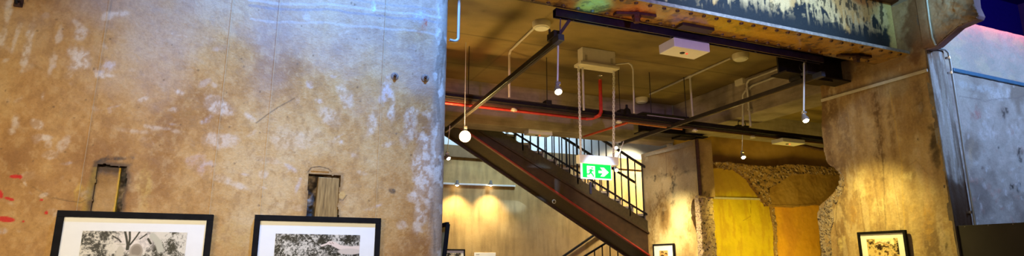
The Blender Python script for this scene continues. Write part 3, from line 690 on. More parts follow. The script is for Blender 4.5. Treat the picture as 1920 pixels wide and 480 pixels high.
# ------------------------------------------------------------------ RIGHT WALL
def right_wall():
    w = Wall('y', YR, 7.08, 13.5, 1.0, 4.98, .016, 110)
    w.base([srgb(140, 130, 130), srgb(168, 160, 160), srgb(186, 180, 182), srgb(150, 138, 134)], 1.6)
    zr = at(1850, 143, y=YR).z
    w.mix(sstep(zr - .02, zr + .05, w.v) * .75, srgb(184, 186, 186)); w.mix(sstep(.5, .6, fbm(w.u, w.v * 2, 3, 5)) * sstep(zr, zr + .05, w.v) * .5, srgb(200, 196, 178))
    pl = srgb(208, 206, 216); dk = srgb(42, 36, 40)
    for a in ((1838, 165, 60, 8, 12, srgb(196, 200, 214), .6), (1885, 210, 8, 18, 0, dk, .8), (1897, 350, 5, 8, 0, dk, .95), (1910, 352, 5, 10, 0, dk, .95), (1912, 290, 5, 16, 0, dk, .85), (1830, 215, 10, 14, 0, srgb(168, 110, 110), .7), (1860, 250, 20, 14, 0, pl, .7), (1850, 320, 3, 10, 0, pl, .8),
              (1873, 277, 3, 3, 0, dk, .9), (1843, 316, 4, 6, 0, srgb(110, 90, 90), .8), (1850, 240, 12, 20, 30, pl, .6), (1900, 240, 14, 24, 0, pl, .5), (1820, 290, 6, 40, 0, srgb(190, 170, 150), .5), (1870, 180, 20, 10, 10, pl, .7), (1890, 175, 6, 10, 0, pl, .8), (1838, 388, 3, 12, 0, pl, .6)): w.spot(*a)
    rr = random.Random(21)
    for k in range(120): w.spot(rr.uniform(1790, 1960), rr.uniform(150, 420), rr.uniform(2, 7), rr.uniform(2, 9), rr.uniform(-40, 40), rr.choice((pl, pl, srgb(150, 132, 128), srgb(176, 140, 136))), rr.uniform(.3, .7), .8)
    w.line([(1800, 180), (1850, 190), (1925, 180)], .01, srgb(120, 110, 116), .5, .06); w.depth = (w.n1 - .5) * .02
    struct(w.build('wall_right', 'pier', None, .3))
right_wall()
a = at(1786, 131, y=YR - .01); b = at(1935, 162.5, y=YR - .01)
tag(obj('cable_duct', MB().bar(a, b, .04, .05), 'bluerail', bevel=.003), 'narrow blue duct running along the upper right wall', 'duct')
# black panel at the lower right
a = at(1786, 424, x=6.80); b = at(1935, 416.5, x=6.80)
t = thing('black_partition', (6.83, 3.4, 0), 'plain black partition panel standing at the foot of the pier at lower right', 'partition')
obj('board', MB().prism([(6.80, a.y, 0), (6.80, 2.6, 0), (6.80, 2.6, a.z), (6.80, a.y, a.z)], (.045, 0, 0)), 'panel', t, bevel=.003)
for k in range(4):
    y = a.y - .12 - k * .22; obj('screw', MB().lathe((6.802, y, a.z - .012), (-1, 0, 0), [(0, .004), (.003, .003)], 8), 'alu', t)

# ------------------------------------------------------------------ COLUMN BY THE STAIR
def column():
    w = Wall('x', XC, YC, 10.5, .9, 3.868, .014, 130)
    w.base([srgb(128, 98, 56), srgb(176, 146, 96), srgb(206, 182, 134), srgb(214, 194, 150)], 1.7, (1.2, .7), .28, .7)
    dk = srgb(44, 32, 20)
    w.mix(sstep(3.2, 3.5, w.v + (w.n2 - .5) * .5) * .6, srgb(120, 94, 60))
    for a in ((1262, 345, 6, 34, 0, dk, .85), (1240, 330, 34, 6, -6, dk, .75), (1228, 332, 3, 10, 0, dk, .9), (1290, 322, 20, 4, -14, dk, .6), (1243, 405, 4, 10, 0, dk, .7), (1236, 380, 8, 26, 10, srgb(120, 84, 34), .7), (1225, 420, 8, 40, 0, srgb(130, 92, 40), .7), (1232, 365, 4, 12, 0, srgb(110, 80, 40), .6),
              (1296, 380, 8, 24, 0, srgb(110, 80, 40), .6), (1290, 430, 10, 40, 0, srgb(150, 112, 56), .6), (1255, 290, 14, 20, 0, srgb(150, 118, 70), .6), (1285, 285, 10, 16, 0, srgb(200, 180, 140), .4)): w.spot(*a)
    rr = random.Random(31)
    for k in range(60): w.spot(rr.uniform(1210, 1305), rr.uniform(270, 470), rr.uniform(2, 7), rr.uniform(3, 14), 0, rr.choice((srgb(222, 204, 164), srgb(128, 92, 46), srgb(96, 68, 36))), rr.uniform(.15, .5), .8)
    w.line([(1248, 280), (1250, 330)], .01, srgb(90, 66, 40), .6, .02)
    # bite out of the near edge where the render has broken away
    P = [w.uv(*p) for p in ((1306, 366), (1298, 376), (1295, 392), (1297, 410), (1304, 430), (1308, 455), (1310, 500))]
    w.keep &= ~w.poly_mask(None, .015, [(YC - .1, P[0][1])] + P + [(YC - .1, P[-1][1])], True)
    w.depth = (w.n1 - .5) * .014
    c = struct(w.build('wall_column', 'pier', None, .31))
    x1 = at(1336, 300, y=YC).x
    zt = at(1320, 366, y=YC).z
    f = Wall('y', YC - .004, XC + .012, x1, zt - .02, 3.868, .014, 140)
    f.base([srgb(96, 72, 44), srgb(132, 104, 66), srgb(150, 122, 80)], 3); f.depth = (f.n1 - .5) * .01
    f.spot(1327, 362, 12, 12, 0, dk, .9); f.spot(1316, 340, 4, 40, 0, dk, .6); f.build('front_render', 'pier', c, .05)
    f = Wall('y', YC + .07, XC - .001, x1, .9, zt + .01, .012, 141); f.depth = (f.n1 - .5) * .10 - .05 * sstep(zt - 1.2, zt - .5, f.v) * 0
    f.build('broken_concrete', 'agg', c, .12)
    return c, x1, zt
col_, colx1, colzt = column()
p = at(1309, 300, y=YC - .03)
b = MB().tube([(p.x, YC - .03, 3.85), (p.x, YC - .03, at(1306, 366, y=YC).z)], .035, 12)
tag(obj('rusty_pipe', b, 'rust', smooth=True), 'rusty downpipe on the near corner of the column by the stair', 'pipe')
railx('picture_rail', 'grey picture rail on the column beside the stair', XC - .012, (1298, 271), (1211, 292), .055, .02, mat('grey_rail', srgb(165, 146, 112), .5, .1))
def column_picture():
    a = at(1228, 458.5, x=XC); b = at(1267, 456, x=XC); zt = (a.z + b.z) / 2
    framed('x', XC - .02, b.y, a.y, zt, zt - .62, .028, (.17, .10), .15, 3, 'small black framed portrait of two faces hanging on the bright column by the stair', step=.006)
column_picture()
# ------------------------------------------------------------------ NICHE between column and pier
w = Wall('y', YN + .10, 7.6, 13.0, .9, 4.58, .03, 150)
w.base([srgb(136, 102, 46), srgb(164, 126, 62), srgb(178, 140, 76)], 1.8); w.depth = (w.n1 - .5) * .02
wn = struct(w.build('wall_niche', 'plaster', None, .2))
def panel(name, pts, val, m, cols, seed, jag=.02, amp=.02, thick=.1, paint=None, step=.016):
    P = [at(*p, y=val) for p in pts]
    w = Wall('y', val, min(p.x for p in P) - .02, max(p.x for p in P) + .02, min(p.z for p in P) - .02, max(p.z for p in P) + .02, step, seed)
    w.base(cols, 2.2); w.keep &= w.poly_mask(pts, jag, None, True); w.depth = (w.n1 - .5) * amp + (w.n2 - .5) * amp
    if paint: paint(w)
    return w.build(name, m, wn, thick)
yel = [srgb(180, 154, 16), srgb(196, 170, 22), srgb(190, 162, 30)]
def yp(w):
    w.line([(1407, 376), (1408, 405), (1393, 414)], .008, srgb(90, 66, 10), .8, .01)
    w.mix(sstep(.56, .66, fbm(w.u * 4, w.v, 3, 3)) * .4, srgb(160, 118, 20)); w.mix(sstep(2.95, 3.1, w.v + (w.n2 - .5) * .2) * .75, srgb(160, 122, 44))
panel('yellow_render', [(1333, 316), (1360, 312), (1385, 318), (1402, 334), (1414, 352), (1426, 368), (1440, 382), (1450, 396), (1453, 430), (1457, 500), (1460, 560), (1333, 560)], YN, 'plaster', yel, 151, .01, .015, .08, yp)
panel('orange_render', [(1448, 384), (1535, 380), (1540, 560), (1455, 560)], YN + .06, 'plaster', [srgb(218, 156, 40), srgb(228, 168, 50), srgb(212, 150, 52)], 152, .004, .015, .05)
panel('broken_lintel', [(1335, 303), (1370, 304), (1400, 308), (1440, 312), (1480, 308), (1520, 310), (1556, 314), (1620, 318), (1620, 330), (1500, 326), (1478, 330), (1460, 345), (1440, 352), (1448, 380), (1440, 386), (1425, 366), (1404, 334), (1380, 318), (1345, 314)], YN - .10, 'aggdark', [srgb(110, 84, 50)] * 2, 153, .02, .06, .19)
def lp(w):
    w.line([(1448, 362), (1470, 356), (1500, 348), (1512, 326)], .014, srgb(176, 136, 70), .7, .03); w.line([(1440, 384), (1500, 384), (1530, 380)], .014, srgb(90, 58, 24), .7, .03)
panel('lintel_render', [(1442, 386), (1444, 352), (1462, 342), (1478, 330), (1510, 324), (1562, 322), (1620, 330), (1620, 384), (1530, 384), (1490, 388)], YN - .08, 'plaster', [srgb(142, 106, 48), srgb(160, 124, 62), srgb(170, 134, 74)], 154, .012, .03, .15, lp)
panel('broken_jamb', [(1444, 386), (1452, 390), (1457, 420), (1460, 560), (1454, 560), (1452, 430), (1446, 404)], YN - .03, 'aggdark', yel, 155, .01, .04, .1)
a = at(1338, 371, y=YN - .02); b = at(1430, 373.5, y=YN - .02)
tag(obj('picture_rail', MB().bar(a, b, .025, .04), 'rail', bevel=.003), 'short white rail fixed across the yellow niche wall', 'rail')
p = at(1543, 219, y=YN + .09); t = thing('round_vent', p, 'round ringed vent high on the niche wall, half hidden behind the pier', 'vent')
obj('outer_ring', MB().torus(p, Matrix.Identity(3), .11, .018, 0, 24, 6), 'rail', t, True); obj('inner_ring', MB().torus(p, Matrix.Identity(3), .06, .014, 0, 20, 6), 'rail', t, True)
obj('vent_plate', MB().lathe(p + Vector((0, .02, 0)), (0, -1, 0), [(0, .11), (.012, .11), (.016, .10)], 24), 'slab', t)
# ------------------------------------------------------------------ STAIR
def zl(pa, pb, y):
    a = at(*pa, y=y); b = at(*pb, y=y); m = (b.z - a.z) / (b.x - a.x); return (lambda x: a.z + m * (x - a.x)), m
zred, mred = zl((890, 258), (1225, 485), YS)
ztop, mtop = zl((945, 250), (1210, 412), YS)
SX0, SX1 = 2.3, 8.0; FY = 11.2
st = thing('staircase', (5.2, 11, 0), 'dark steel staircase with red lower edge coming down behind the column', 'stair')
def slab(y0, y1, f0, f1, m, name, x0=SX0, x1=SX1, par=None, **k):
    return obj(name, MB().prism([(x0, y0, f0(x0)), (x1, y0, f0(x1)), (x1, y0, f1(x1)), (x0, y0, f1(x0))], (0, y1 - y0, 0)), m, par or st, **k)
slab(YS, YS + .03, zred, lambda x: ztop(x) - .02, 'stair', 'stringer')
slab(YS - .05, YS + .03, lambda x: zred(x) - .016, lambda x: zred(x) + .018, 'oxide', 'red_flange', bevel=.006)
slab(YS - .06, YS + .0, lambda x: ztop(x) - .27, lambda x: ztop(x) - .235, 'stair', 'stringer_ledge', bevel=.004)
slab(YS - .02, YS + .0, lambda x: ztop(x) - .24, lambda x: ztop(x), mat('olive_plate', (.06, .045, .018), .6, 0, .3), 'upper_plate', bevel=.004)
slab(YS + .03, FY, lambda x: zred(x) + .03, lambda x: zred(x) + .05, 'soffit', 'soffit')
slab(FY, FY + .05, lambda x: zred(x) - .02, lambda x: ztop(x), 'stair', 'far_stringer')
nst = int((SX1 - 3.0) / .29)
for k in range(nst):
    x = 3.0 + k * .29; z = ztop(x) - .02
    b = MB().box(x, x + .31, YS + .035, FY - .005, z - .04, z).box(x, x + .03, YS + .035, FY - .005, z, z + .16)
    obj('step', b, 'tread', st)
b0 = None
for row, (y, hh, sp, x0) in enumerate(((YS - .005, 1.12, .17, 3.4), (FY + .02, 1.06, .17, 3.6))):
    n = int((SX1 - .3 - x0) / sp)
    for k in range(n):
        x = x0 + k * sp; thick = .018 if k % 7 else .03
        b = MB().box(x - thick / 2, x + thick / 2, y - thick / 2, y + thick / 2, ztop(x) - .12, ztop(x) + hh); obj('baluster', b, 'baluster', st)
    obj('handrail', MB().bar((x0, y, ztop(x0) + hh), (SX1 - .3, y, ztop(SX1 - .3) + hh), .05, .045), 'baluster', st, bevel=.006)
    obj('lower_rail', MB().bar((x0, y, ztop(x0) + .13), (SX1 - .3, y, ztop(SX1 - .3) + .13), .03, .03), 'baluster', st)
p = at(1107, 350, y=YS - .03); obj('blue_tag', MB().box(p.x - .02, p.x + .02, YS - .05, YS - .02, p.z - .14, p.z + .10), mat('blue_strap', (.03, .035, .10), .5), st)
p = at(1039, 378, y=YS - .06); obj('bolt_cap', MB().torus((p.x, YS - .055, p.z), Matrix.Identity(3), .035, .008, 0, 16, 6), 'rail', st, True)
# lower flight behind
lf = thing('lower_stair_flight', (6.5, 12.2, 0), 'lower flight of the staircase with dark railing, seen under the red edged one', 'stair')
zr2, m2 = zl((1090, 484), (1142, 452), 11.75)
x0, x1 = at(1070, 496, y=11.75).x, 8.4
obj('handrail', MB().bar((x0, 11.75, zr2(x0)), (x1, 11.75, zr2(x1)), .045, .04), 'baluster', lf, bevel=.005)
k = 0; x = x0
while x < x1:
    obj('baluster', MB().box(x - .01, x + .01, 11.74, 11.76, zr2(x) - 1.05, zr2(x)), 'baluster', lf); x += .2
obj('stringer', MB().prism([(x0 - .6, 11.72, zr2(x0 - .6) - 1.3), (x1, 11.72, zr2(x1) - 1.3), (x1, 11.72, zr2(x1) - 1.0), (x0 - .6, 11.72, zr2(x0 - .6) - 1.0)], (0, .05, 0)), 'stair', lf)
zr3, m3 = zl((1060, 478), (1115, 440), 12.9)
xa, xb = at(1040, 492, y=12.9).x, 8.6
obj('wall_handrail', MB().bar((xa, 12.9, zr3(xa)), (xb, 12.9, zr3(xb)), .05, .05), 'baluster', lf, bevel=.006)
for k in range(11):
    x = x0 - .2 + k * .3; z = zr2(x) - 1.08; obj('step', MB().box(x, x + .32, 11.78, 12.95, z - .05, z), 'tread', lf)
# ------------------------------------------------------------------ BACK WALL and stairwell
za = at(840, 296, y=YK).z; zb_ = at(840, 271, y=YK - .3).z
struct(obj('wall_back', MB().box(-1.4, 13, YK, YK + .2, 0, za + .02), 'backwall'))
struct(obj('trim_5', MB().box(-1.4, 13, YK - .06, YK + .2, za + .02, za + .30), 'slab', bevel=.01))
struct(obj('wall_stairwell', MB().box(-1.4, 13, YK, YK + .2, za + .30, 7.0), 'upper'))
a = at(832, 345, y=YK - .03); b = at(966, 349, y=YK - .03)
lt = thing('wall_light_track', (a.x, YK, a.z), 'slim white lighting track on the far back wall at left', 'track')
obj('track_bar', MB().bar(Vector((a.x - .6, a.y, a.z)), b, .05, .04), 'white', lt, bevel=.004)
p = at(833, 467, y=YK); q = at(871, 467, y=YK)
framed('y', YK - .01, p.x - .35, q.x, p.z, p.z - .6, .03, (.06, .05), .08, 1, 'small dark framed picture low on the far back wall at left', step=.01)
p = at(889, 473.5, y=YK); q = at(929, 473.5, y=YK)
t = thing('caption_card', (p.x, YK, p.z - .3), 'white caption card on the far back wall right of the small picture', 'card')
obj('card', MB().box(p.x, q.x, YK - .012, YK + .001, p.z - .35, p.z), 'matboard', t, bevel=.002)
obj('heading_line', MB().box(p.x + .04, p.x + .12, YK - .014, YK - .011, p.z - .05, p.z - .035), mat('grey_print', (.35, .33, .3), .8), t)

# ------------------------------------------------------------------ LAMPS
def spot_lamp(name, label, pos, aim, rod_top=None, size=1., rodr=.0095, group='spotlights', bulbm='bulb', straight=True):
    pos = Vector(pos); aim = Vector(aim).normalized()
    t = thing(name, rod_top if rod_top else pos, label, 'lamp', group)
    r = .038 * size; back = pos - aim * .085 * size
    if rod_top:
        piv = pos - aim * .05 * size + Vector((0, 0, .055 * size))
        obj('rod', MB().tube([Vector(rod_top), piv + Vector((0, 0, .02))], rodr, 8), 'rod', t, True)
        obj('swivel', MB().lathe(piv + Vector((-.02, 0, 0)), (1, 0, 0), [(0, .018 * size), (.045, .018 * size)], 12).bar(piv, back, .014 * size, .014 * size), 'alu', t)
    else:
        piv = pos - aim * .04 * size + Vector((0, .05, .045 * size))
        obj('arm', MB().bar(piv, back, .016 * size, .016 * size), 'alu', t)
    h = obj('lamp_head', MB().lathe(pos, -aim, [(-.004, r * 1.02), (-.004, r * .9), (.002, r * .9), (.002, r * 1.05), (.03 * size, r * 1.05), (.06 * size, r * .72), (.085 * size, r * .62), (.09 * size, r * .3)], 20), 'alu', t, True)
    obj('bulb', MB().lathe(pos + aim * .004, aim, [(0, r * .85), (.008 * size, r * .7), (.016 * size, r * .35)], 16), bulbm, t, True)
    return pos + aim * .06
LS = []
# track-hung lamps
T1x = 2.515; t1n = at(1050, 72, x=T1x); t1f = at(842, 240, x=T1x); t1f = t1n + (t1f - t1n) * 1.04
T2a = at(1540, 140, x=5.96); T2b = at(1162, 270, x=5.96)
def track(a, b, label, m='track'):
    t = thing('lighting_track', a, label, 'track', 'lighting tracks')
    d = (b - a).normalized()
    obj('track_bar', MB().bar(a, b, .055, .055), m, t, bevel=.004)
    obj('track_groove', MB().bar(a + Vector((0, 0, -.029)), b + Vector((0, 0, -.029)), .02, .006), mat('track_slot', (.09, .07, .05), .3, .5), t)
    e = obj('end_connector', MB().bar(a - d * .03 + Vector((0, 0, .002)), a + d * .10, .066, .066), mat('blue_grey_connector', (.05, .06, .10), .35, .4), t, bevel=.006)
    return t, d
t, d = track(t1n, t1f, 'dark lighting track running back from the girder on the left, nearest the left wall')
a = t1n + d * .06
obj('coupling', MB().box(a.x - .045, a.x + .02, a.y - .02, a.y + .13, a.z + .03, a.z + .10).tube([(a.x - .03, a.y + .1, a.z + .09), (a.x - .03, a.y + .1, a.z + .15)], .012, 8), 'steel', t, bevel=.006)
for s in (-1, 1): obj('hanger_strap', MB().bar((a.x, 4.80, a.z + .05), (a.x + s * .05 + .03, 4.745, 3.883), .008, .03), mat('violet_strap', (.05, .03, .07), .4, .4), t)
t, d = track(T2a, T2b, 'dark lighting track running back from the girder on the right, towards the column')
a = T2a + d * .12; ph = at(1503, 118, y=a.y)
obj('hanger_post', MB().box(a.x - .10, a.x - .02, a.y - .02, a.y + .05, a.z + .02, 3.95), 'steel', t, bevel=.004); obj('hanger_bracket', MB().box(a.x - .12, a.x + .1, a.y - .04, a.y + .06, a.z + .028, a.z + .06), mat('blue_grey_bracket', (.06, .07, .11), .35, .4), t, bevel=.004)
obj('cable_loop', MB().torus((a.x - .15, a.y, a.z + .11), Matrix.Identity(3), .05, .004, 0, 18, 6), 'steel', t, True)
obj('coupling', MB().box(a.x - .035, a.x + .035, a.y + .14, a.y + .32, a.z + .03, a.z + .075), 'steel', t, bevel=.008)
# cross track / cable tray
YT = 7.62
ta = at(838, 181, y=YT); tb = at(1545, 264, y=YT); 
t = thing('cable_tray', ta, 'long black cable tray crossing the rear room under the ceiling', 'tray')
dr = (tb - ta).normalized(); ta2 = ta - dr * 1.5; tb2 = tb + dr * 1.5
obj('tray_body', MB().bar(ta2, tb2, .10, .075), 'track', t, bevel=.004)
obj('tray_lip', MB().bar(ta2 + Vector((0, -.055, .045)), tb2 + Vector((0, -.055, .045)), .012, .02), 'track', t); obj('cable', MB().tube([ta2 + Vector((0, -.065, -.01)), tb2 + Vector((0, -.065, -.01))], .012, 8), 'steel', t, True)
obj('lower_channel', MB().bar(ta2 + Vector((0, -.02, -.055)), tb2 + Vector((0, -.02, -.055)), .035, .03), mat('ochre_channel', (.10, .05, .025), .45, .3), t)
def tray_at(px): 
    lo, hi = ta2.x, tb2.x
    for _ in range(40):
        mid = (lo + hi) / 2; f = (mid - ta2.x) / (tb2.x - ta2.x); q = ta2 + (tb2 - ta2) * f
        # sighting column of this point
        fw = q.x * math.sin(HEAD) + q.y * math.cos(HEAD); r = q.x * math.cos(HEAD) - q.y * math.sin(HEAD); pz = q.z - EYE
        pxx = CX + F * r / (fw * math.cos(PITCH) + pz * math.sin(PITCH))
        if pxx < px: lo = mid
        else: hi = mid
    return q
for px in (878, 1026, 1163, 1222, 1288):
    q = tray_at(px); obj('hanger_rod', MB().tube([q + Vector((0, 0, .03)), (q.x, q.y, ZC)], .006, 6), 'steel', t, True)
for px in (1026, 1165): q = tray_at(px); obj('hanger_block', MB().box(q.x - .045, q.x + .045, q.y - .07, q.y + .06, q.z + .03, q.z + .11), 'steel', t, bevel=.006)
q = tray_at(1176); obj('junction_cone', MB().lathe(q + Vector((0, 0, .035)), (0, 0, 1), [(0, .07), (.09, .055), (.12, .02), (.17, .018)], 12), 'black', t, True)
qa, qb = tray_at(1210), tray_at(1284); obj('white_strip', MB().bar(qa + Vector((0, -.05, .06)), qb + Vector((0, -.05, .06)), .012, .022), 'conduit', t)
q = tray_at(1392); obj('cable_loop', MB().torus((q.x, q.y, q.z + .12), Matrix.Identity(3), .08, .008, 0, 18, 6), 'black', t, True); obj('hanger_block', MB().box(q.x - .12, q.x + .12, q.y - .04, q.y + .05, q.z + .035, q.z + .1), 'black', t, bevel=.01)
# small ceiling fittings under the tray
for px, lab in ((962, 'small white round sensor under the left part of the cable tray'), (1158, 'small white round sensor under the cable tray right of the exit sign chain'), (1300, 'small white round sensor under the cable tray where the right track crosses'), (1408, 'small white round sensor under the cable tray near the niche lamp')):
    q = tray_at(px) + Vector((0, -.03, -.071)); t = thing('sensor', q, lab, 'sensor', 'small sensors under the tray')
    obj('base', MB().lathe(q, (0, 0, -1), [(0, .035), (.01, .035), (.02, .048), (.034, .045)], 16), 'cream', t, True); obj('sensor_lens', MB().lathe(q + Vector((0, 0, -.033)), (0, 0, -1), [(0, .025), (.01, .015)], 14), 'cream', t, True)
# ---- lamps
p = at(1047, 172, y=4.90); LS.append(('A', spot_lamp('hanging_spotlight', 'lit spotlight on a chrome rod under the near end of the left track', p, (-.15, -.55, -.8), (t1n.x + .03, 4.90, t1n.z - .035), 1.0)))
p = at(872, 256, y=7.45); LS.append(('B', spot_lamp('hanging_spotlight', 'brightest lit lamp on a long thin wire beside the edge of the left wall', p, (-.25, -1, -.25), (p.x, p.y + .04, ZC), 2.0, .005)))
p = at(841, 297, y=8.25); LS.append(('C', spot_lamp('hanging_spotlight', 'small lit spotlight half hidden by the edge of the left wall', p, (.3, -.5, -.8), (p.x, p.y - .03, 3.57), .9, .005, bulbm='bulb_small')))
p = at(1511, 226, y=4.92); LS.append(('R', spot_lamp('hanging_spotlight', 'lit spotlight on a long chrome rod in front of the right pier', p, (-.1, -.35, -.85), (T2a.x - .14, 4.90, 3.93), 1.0)))
q = tray_at(1392); p = at(1394, 295, y=YT); LS.append(('N', spot_lamp('hanging_spotlight', 'small lit spotlight hanging before the niche with broken concrete', p, (-.15, -.5, -.8), (p.x, YT - .02, q.z - .072), 1.0, .007)))
p = at(1155, 277, y=9.0); LS.append(('S', spot_lamp('hanging_spotlight', 'lit spotlight at the chain by the exit sign top right corner', p, (-.2, -.7, -.6), (T2b.x - .05, 9.0, 3.74), .9, bulbm='bulb_small')))
p = at(1156, 319, y=8.95); LS.append(('S2', spot_lamp('hanging_spotlight', 'lit spotlight just right of the green exit panel', p, (-.2, -.7, -.6), (T2b.x - .04, 8.93, 3.74), 1.0, bulbm='bulb_small')))
for px, lab in ((857, 'left of two lit spots on the white back wall track'), (920, 'right of two lit spots on the white back wall track')):
    p = at(px, 347, y=YK - .12); LS.append(('K', spot_lamp('track_spotlight', lab, p, (0, .12, -1), None, 1.2, group='spots on the back wall track', bulbm='bulb_small')))
# ------------------------------------------------------------------ SMOKE DETECTORS AND CONDUITS on the ceiling
dets = {}
for px, py, lab in ((1015, 42, 'cream round smoke detector on the ceiling just behind the girder at left'), (1388, 102, 'cream round smoke detector on the ceiling just behind the girder at right'), (1203, 184, 'cream round smoke detector deep in the room near the far beam')):
    p = at(px, py, z=ZC); dets[px] = p
    t = thing('smoke_detector', p, lab, 'smoke detector', 'smoke detectors on the ceiling')
    obj('base', MB().lathe(p, (0, 0, -1), [(0, .118), (.055, .116), (.075, .105)], 24), 'cream', t, True)
    obj('detector_cover', MB().lathe(p + Vector((0, 0, -.07)), (0, 0, -1), [(0, .10), (.02, .085), (.028, .05)], 24), 'white', t, True)
def pipe(name, label, pts, r, m, cat='conduit'):
    return tag(obj(name, MB().tube(pts, r, 10), m, smooth=True), label, cat)
zc = ZC - .0155
a = at(1004, 50, z=zc); b = at(955, 97, z=zc); q = Vector((b.x, b.y, 3.9))
pipe('conduit', 'pale conduit from the left smoke detector bending down to the tray', [a, b + (a - b).normalized() * .05, b + Vector((0, 0, -.04)), q], .017, 'conduit')
a = at(1218, 177, z=zc); b = at(1370, 109, z=zc); mid = a + (b - a) * (at(1292, 143, z=zc) - a).length / (b - a).length
t = thing('ceiling_conduit', a, 'long pale conduit linking two smoke detectors with a drop in the middle', 'conduit')
obj('pipe', MB().tube([a, b], .016, 10), 'conduit', t, True); obj('drop_pipe', MB().tube([mid, (mid.x, mid.y, at(1294, 218, y=mid.y).z)], .017, 10), 'conduit', t, True); obj('tee', MB().tube([mid + (b - a).normalized() * .05, mid - (b - a).normalized() * .05], .024, 10), 'conduit', t, True)
# conduits on the side of the concrete beam
X = XL - .0165
pa, pb, pc, pd = at(1478, 135, x=X), at(1412, 160, x=X), at(1392, 172, x=X), at(1393, 236, x=X)
pipe('conduit', 'pale conduit bending down the side of the right concrete beam, the left drop', [pa, pb, (X, pb.y + .18, pb.z - .05), (X, pc.y, pc.z - .06), pd], .018, 'conduit')
X = XL - .060
pa, pb = at(1478, 122, x=X), at(1404, 150, x=X)
t = thing('conduit', (XL, pb.y, pb.z), 'pale conduit bending down the side of the right concrete beam, the right drop', 'conduit')
obj('pipe', MB().tube([pa, pb, (X, pb.y + .05, pb.z - .05), (X, pb.y + .05, at(1411, 236, x=X).z)], .018, 10), 'conduit', t, True)
for zz_ in (pb.z - .15, pb.z - .5): obj('standoff', MB().box(X - .02, XL + .002, pb.y + .03, pb.y + .07, zz_, zz_ + .03), 'conduit', t)
X = XL - .02; p = at(1387, 150, x=X); tag(obj('junction_box', MB().box(X - .03, X + .024, p.y - .09, p.y + .09, p.z - .09, p.z + .09), 'cream', bevel=.006), 'small cream junction box at the head of the beam conduits', 'box')
# ------------------------------------------------------------------ SPRINKLER PIPE (red)
za_ = -.10
t = thing('sprinkler_pipe', tray_at(1100) + Vector((0, 0, -.1)), 'red sprinkler pipe along the cable tray with a riser and a back branch', 'pipe')
off = Vector((0, .06, -.075)); e = tray_at(1104) + off
r0 = tray_at(1119) ; rt = at(1120, 146, y=YT - .12)
obj('main_pipe', MB().tube([ta2 + off, e], .022, 10), 'red', t, True)
obj('riser', MB().tube([e + Vector((-.02, 0, 0)), e + Vector((.08, -.05, .01)), (r0.x - .02, YT - .115, e.z + .03), (r0.x, YT - .12, e.z + .08), (r0.x + .005, YT - .12, rt.z - .02)], .028, 12), 'red', t, True)
obj('sprinkler_head', MB().lathe((r0.x + .005, YT - .12, rt.z - .03), (0, 0, 1), [(0, .03), (.03, .016), (.06, .016), (.07, .035), (.076, .035)], 12), 'chrome', t, True)
ba = tray_at(1183) + Vector((0, .09, -.05)); bb = at(1095, 256, x=ba.x); 
obj('branch_pipe', MB().tube([ba, Vector((ba.x, min(bb.y, YB - .05), bb.z))], .02, 10), mat('orange_red_pipe', (.5, .07, .02), .35), t, True)
obj('right_pipe', MB().tube([ba, tray_at(1285) + Vector((0, .09, -.06))], .016, 10), mat('lit_red_pipe', (.42, .14, .04), .4), t, True)  # same red pipe; the orange light on it is put into its colour
# ------------------------------------------------------------------ SENSOR BOXES (white, red led)
def sensor_box(label, c, sx, sy, sz, led=True):
    t = thing('emergency_light', (c[0], c[1], c[2] + sz), label, 'emergency light', 'white emergency light boxes')
    obj('housing', MB().box(c[0] - sx / 2, c[0] + sx / 2, c[1] - sy / 2, c[1] + sy / 2, c[2], c[2] + sz), 'white', t, bevel=.006)
    if led:
        obj('indicator', MB().lathe((c[0] + .03, c[1], c[2] + .002), (0, 0, -1), [(0, .012), (.008, .01)], 10), 'led', t); obj('lens', MB().lathe((c[0] - .03, c[1], c[2] + .002), (0, 0, -1), [(0, .03), (.01, .022)], 14), 'black', t, True)
    return t
p = at(1302, 88, z=3.80); sensor_box('white emergency light box hanging under the girder channel with a red dot', (p.x, 4.86, 3.785), .46, .26, .10)
p = at(1000, 257, z=ZBm - .07); sensor_box('white emergency light box under the far concrete beam above the stair', (p.x, YB + .10, ZBm - .080), .46, .2, .08)
q = tray_at(1475); sensor_box('white emergency light box under the cable tray by the niche', (q.x, YT - .02, q.z - .140), .52, .25, .07)
# dark pipes beside the pier
q = at(1482, 261, y=8.2)
pipe('dark_pipe', 'dark pipe running behind the pier above the niche, upper of two', [q, (13.5, 8.2, q.z)], .03, 'rust', 'pipe'); pipe('dark_pipe', 'dark pipe running behind the pier above the niche, lower of two', [q + Vector((0, 0, -.07)), (9.9, 8.2, q.z - .14), (13.5, 8.2, q.z - .22)], .03, 'rust', 'pipe')
# ------------------------------------------------------------------ STEEL BEAM STUBS
def ibeam(label, x0, x1, yc, z0, z1, wd):
    b = MB(); b.box(x0, x1, yc - wd / 2, yc + wd / 2, z0, z0 + .022).box(x0, x1, yc - wd / 2, yc + wd / 2, z1 - .022, z1).box(x0, x1, yc - .012, yc + .012, z0 + .022, z1 - .022)
    t = thing('steel_beam_stub', ((x0 + x1) / 2, yc, z0), label, 'beam', 'cut steel beam stubs'); obj('beam', b, 'steel', t, bevel=.003)
    obj('bearing_plate', MB().box(x1 - .62, x1 - .3, yc - wd / 2 + .02, yc + wd / 2 - .02, z0 - .03, z0), 'steel', t)
    return t
pa = at(1470, 150, y=5.15); pz0 = at(1590, 160, y=5.15).z
ibeam('cut black steel beam sticking out of the right pier below the girder', pa.x - .08, XP - .012, 5.15, pz0, 4.16, .24)
pa = at(1200, 252, y=YC + .1); ibeam('cut black steel beam resting on the column by the stair', pa.x, XC + .25, YC + .14, ZBm + .035, 4.26, .30)
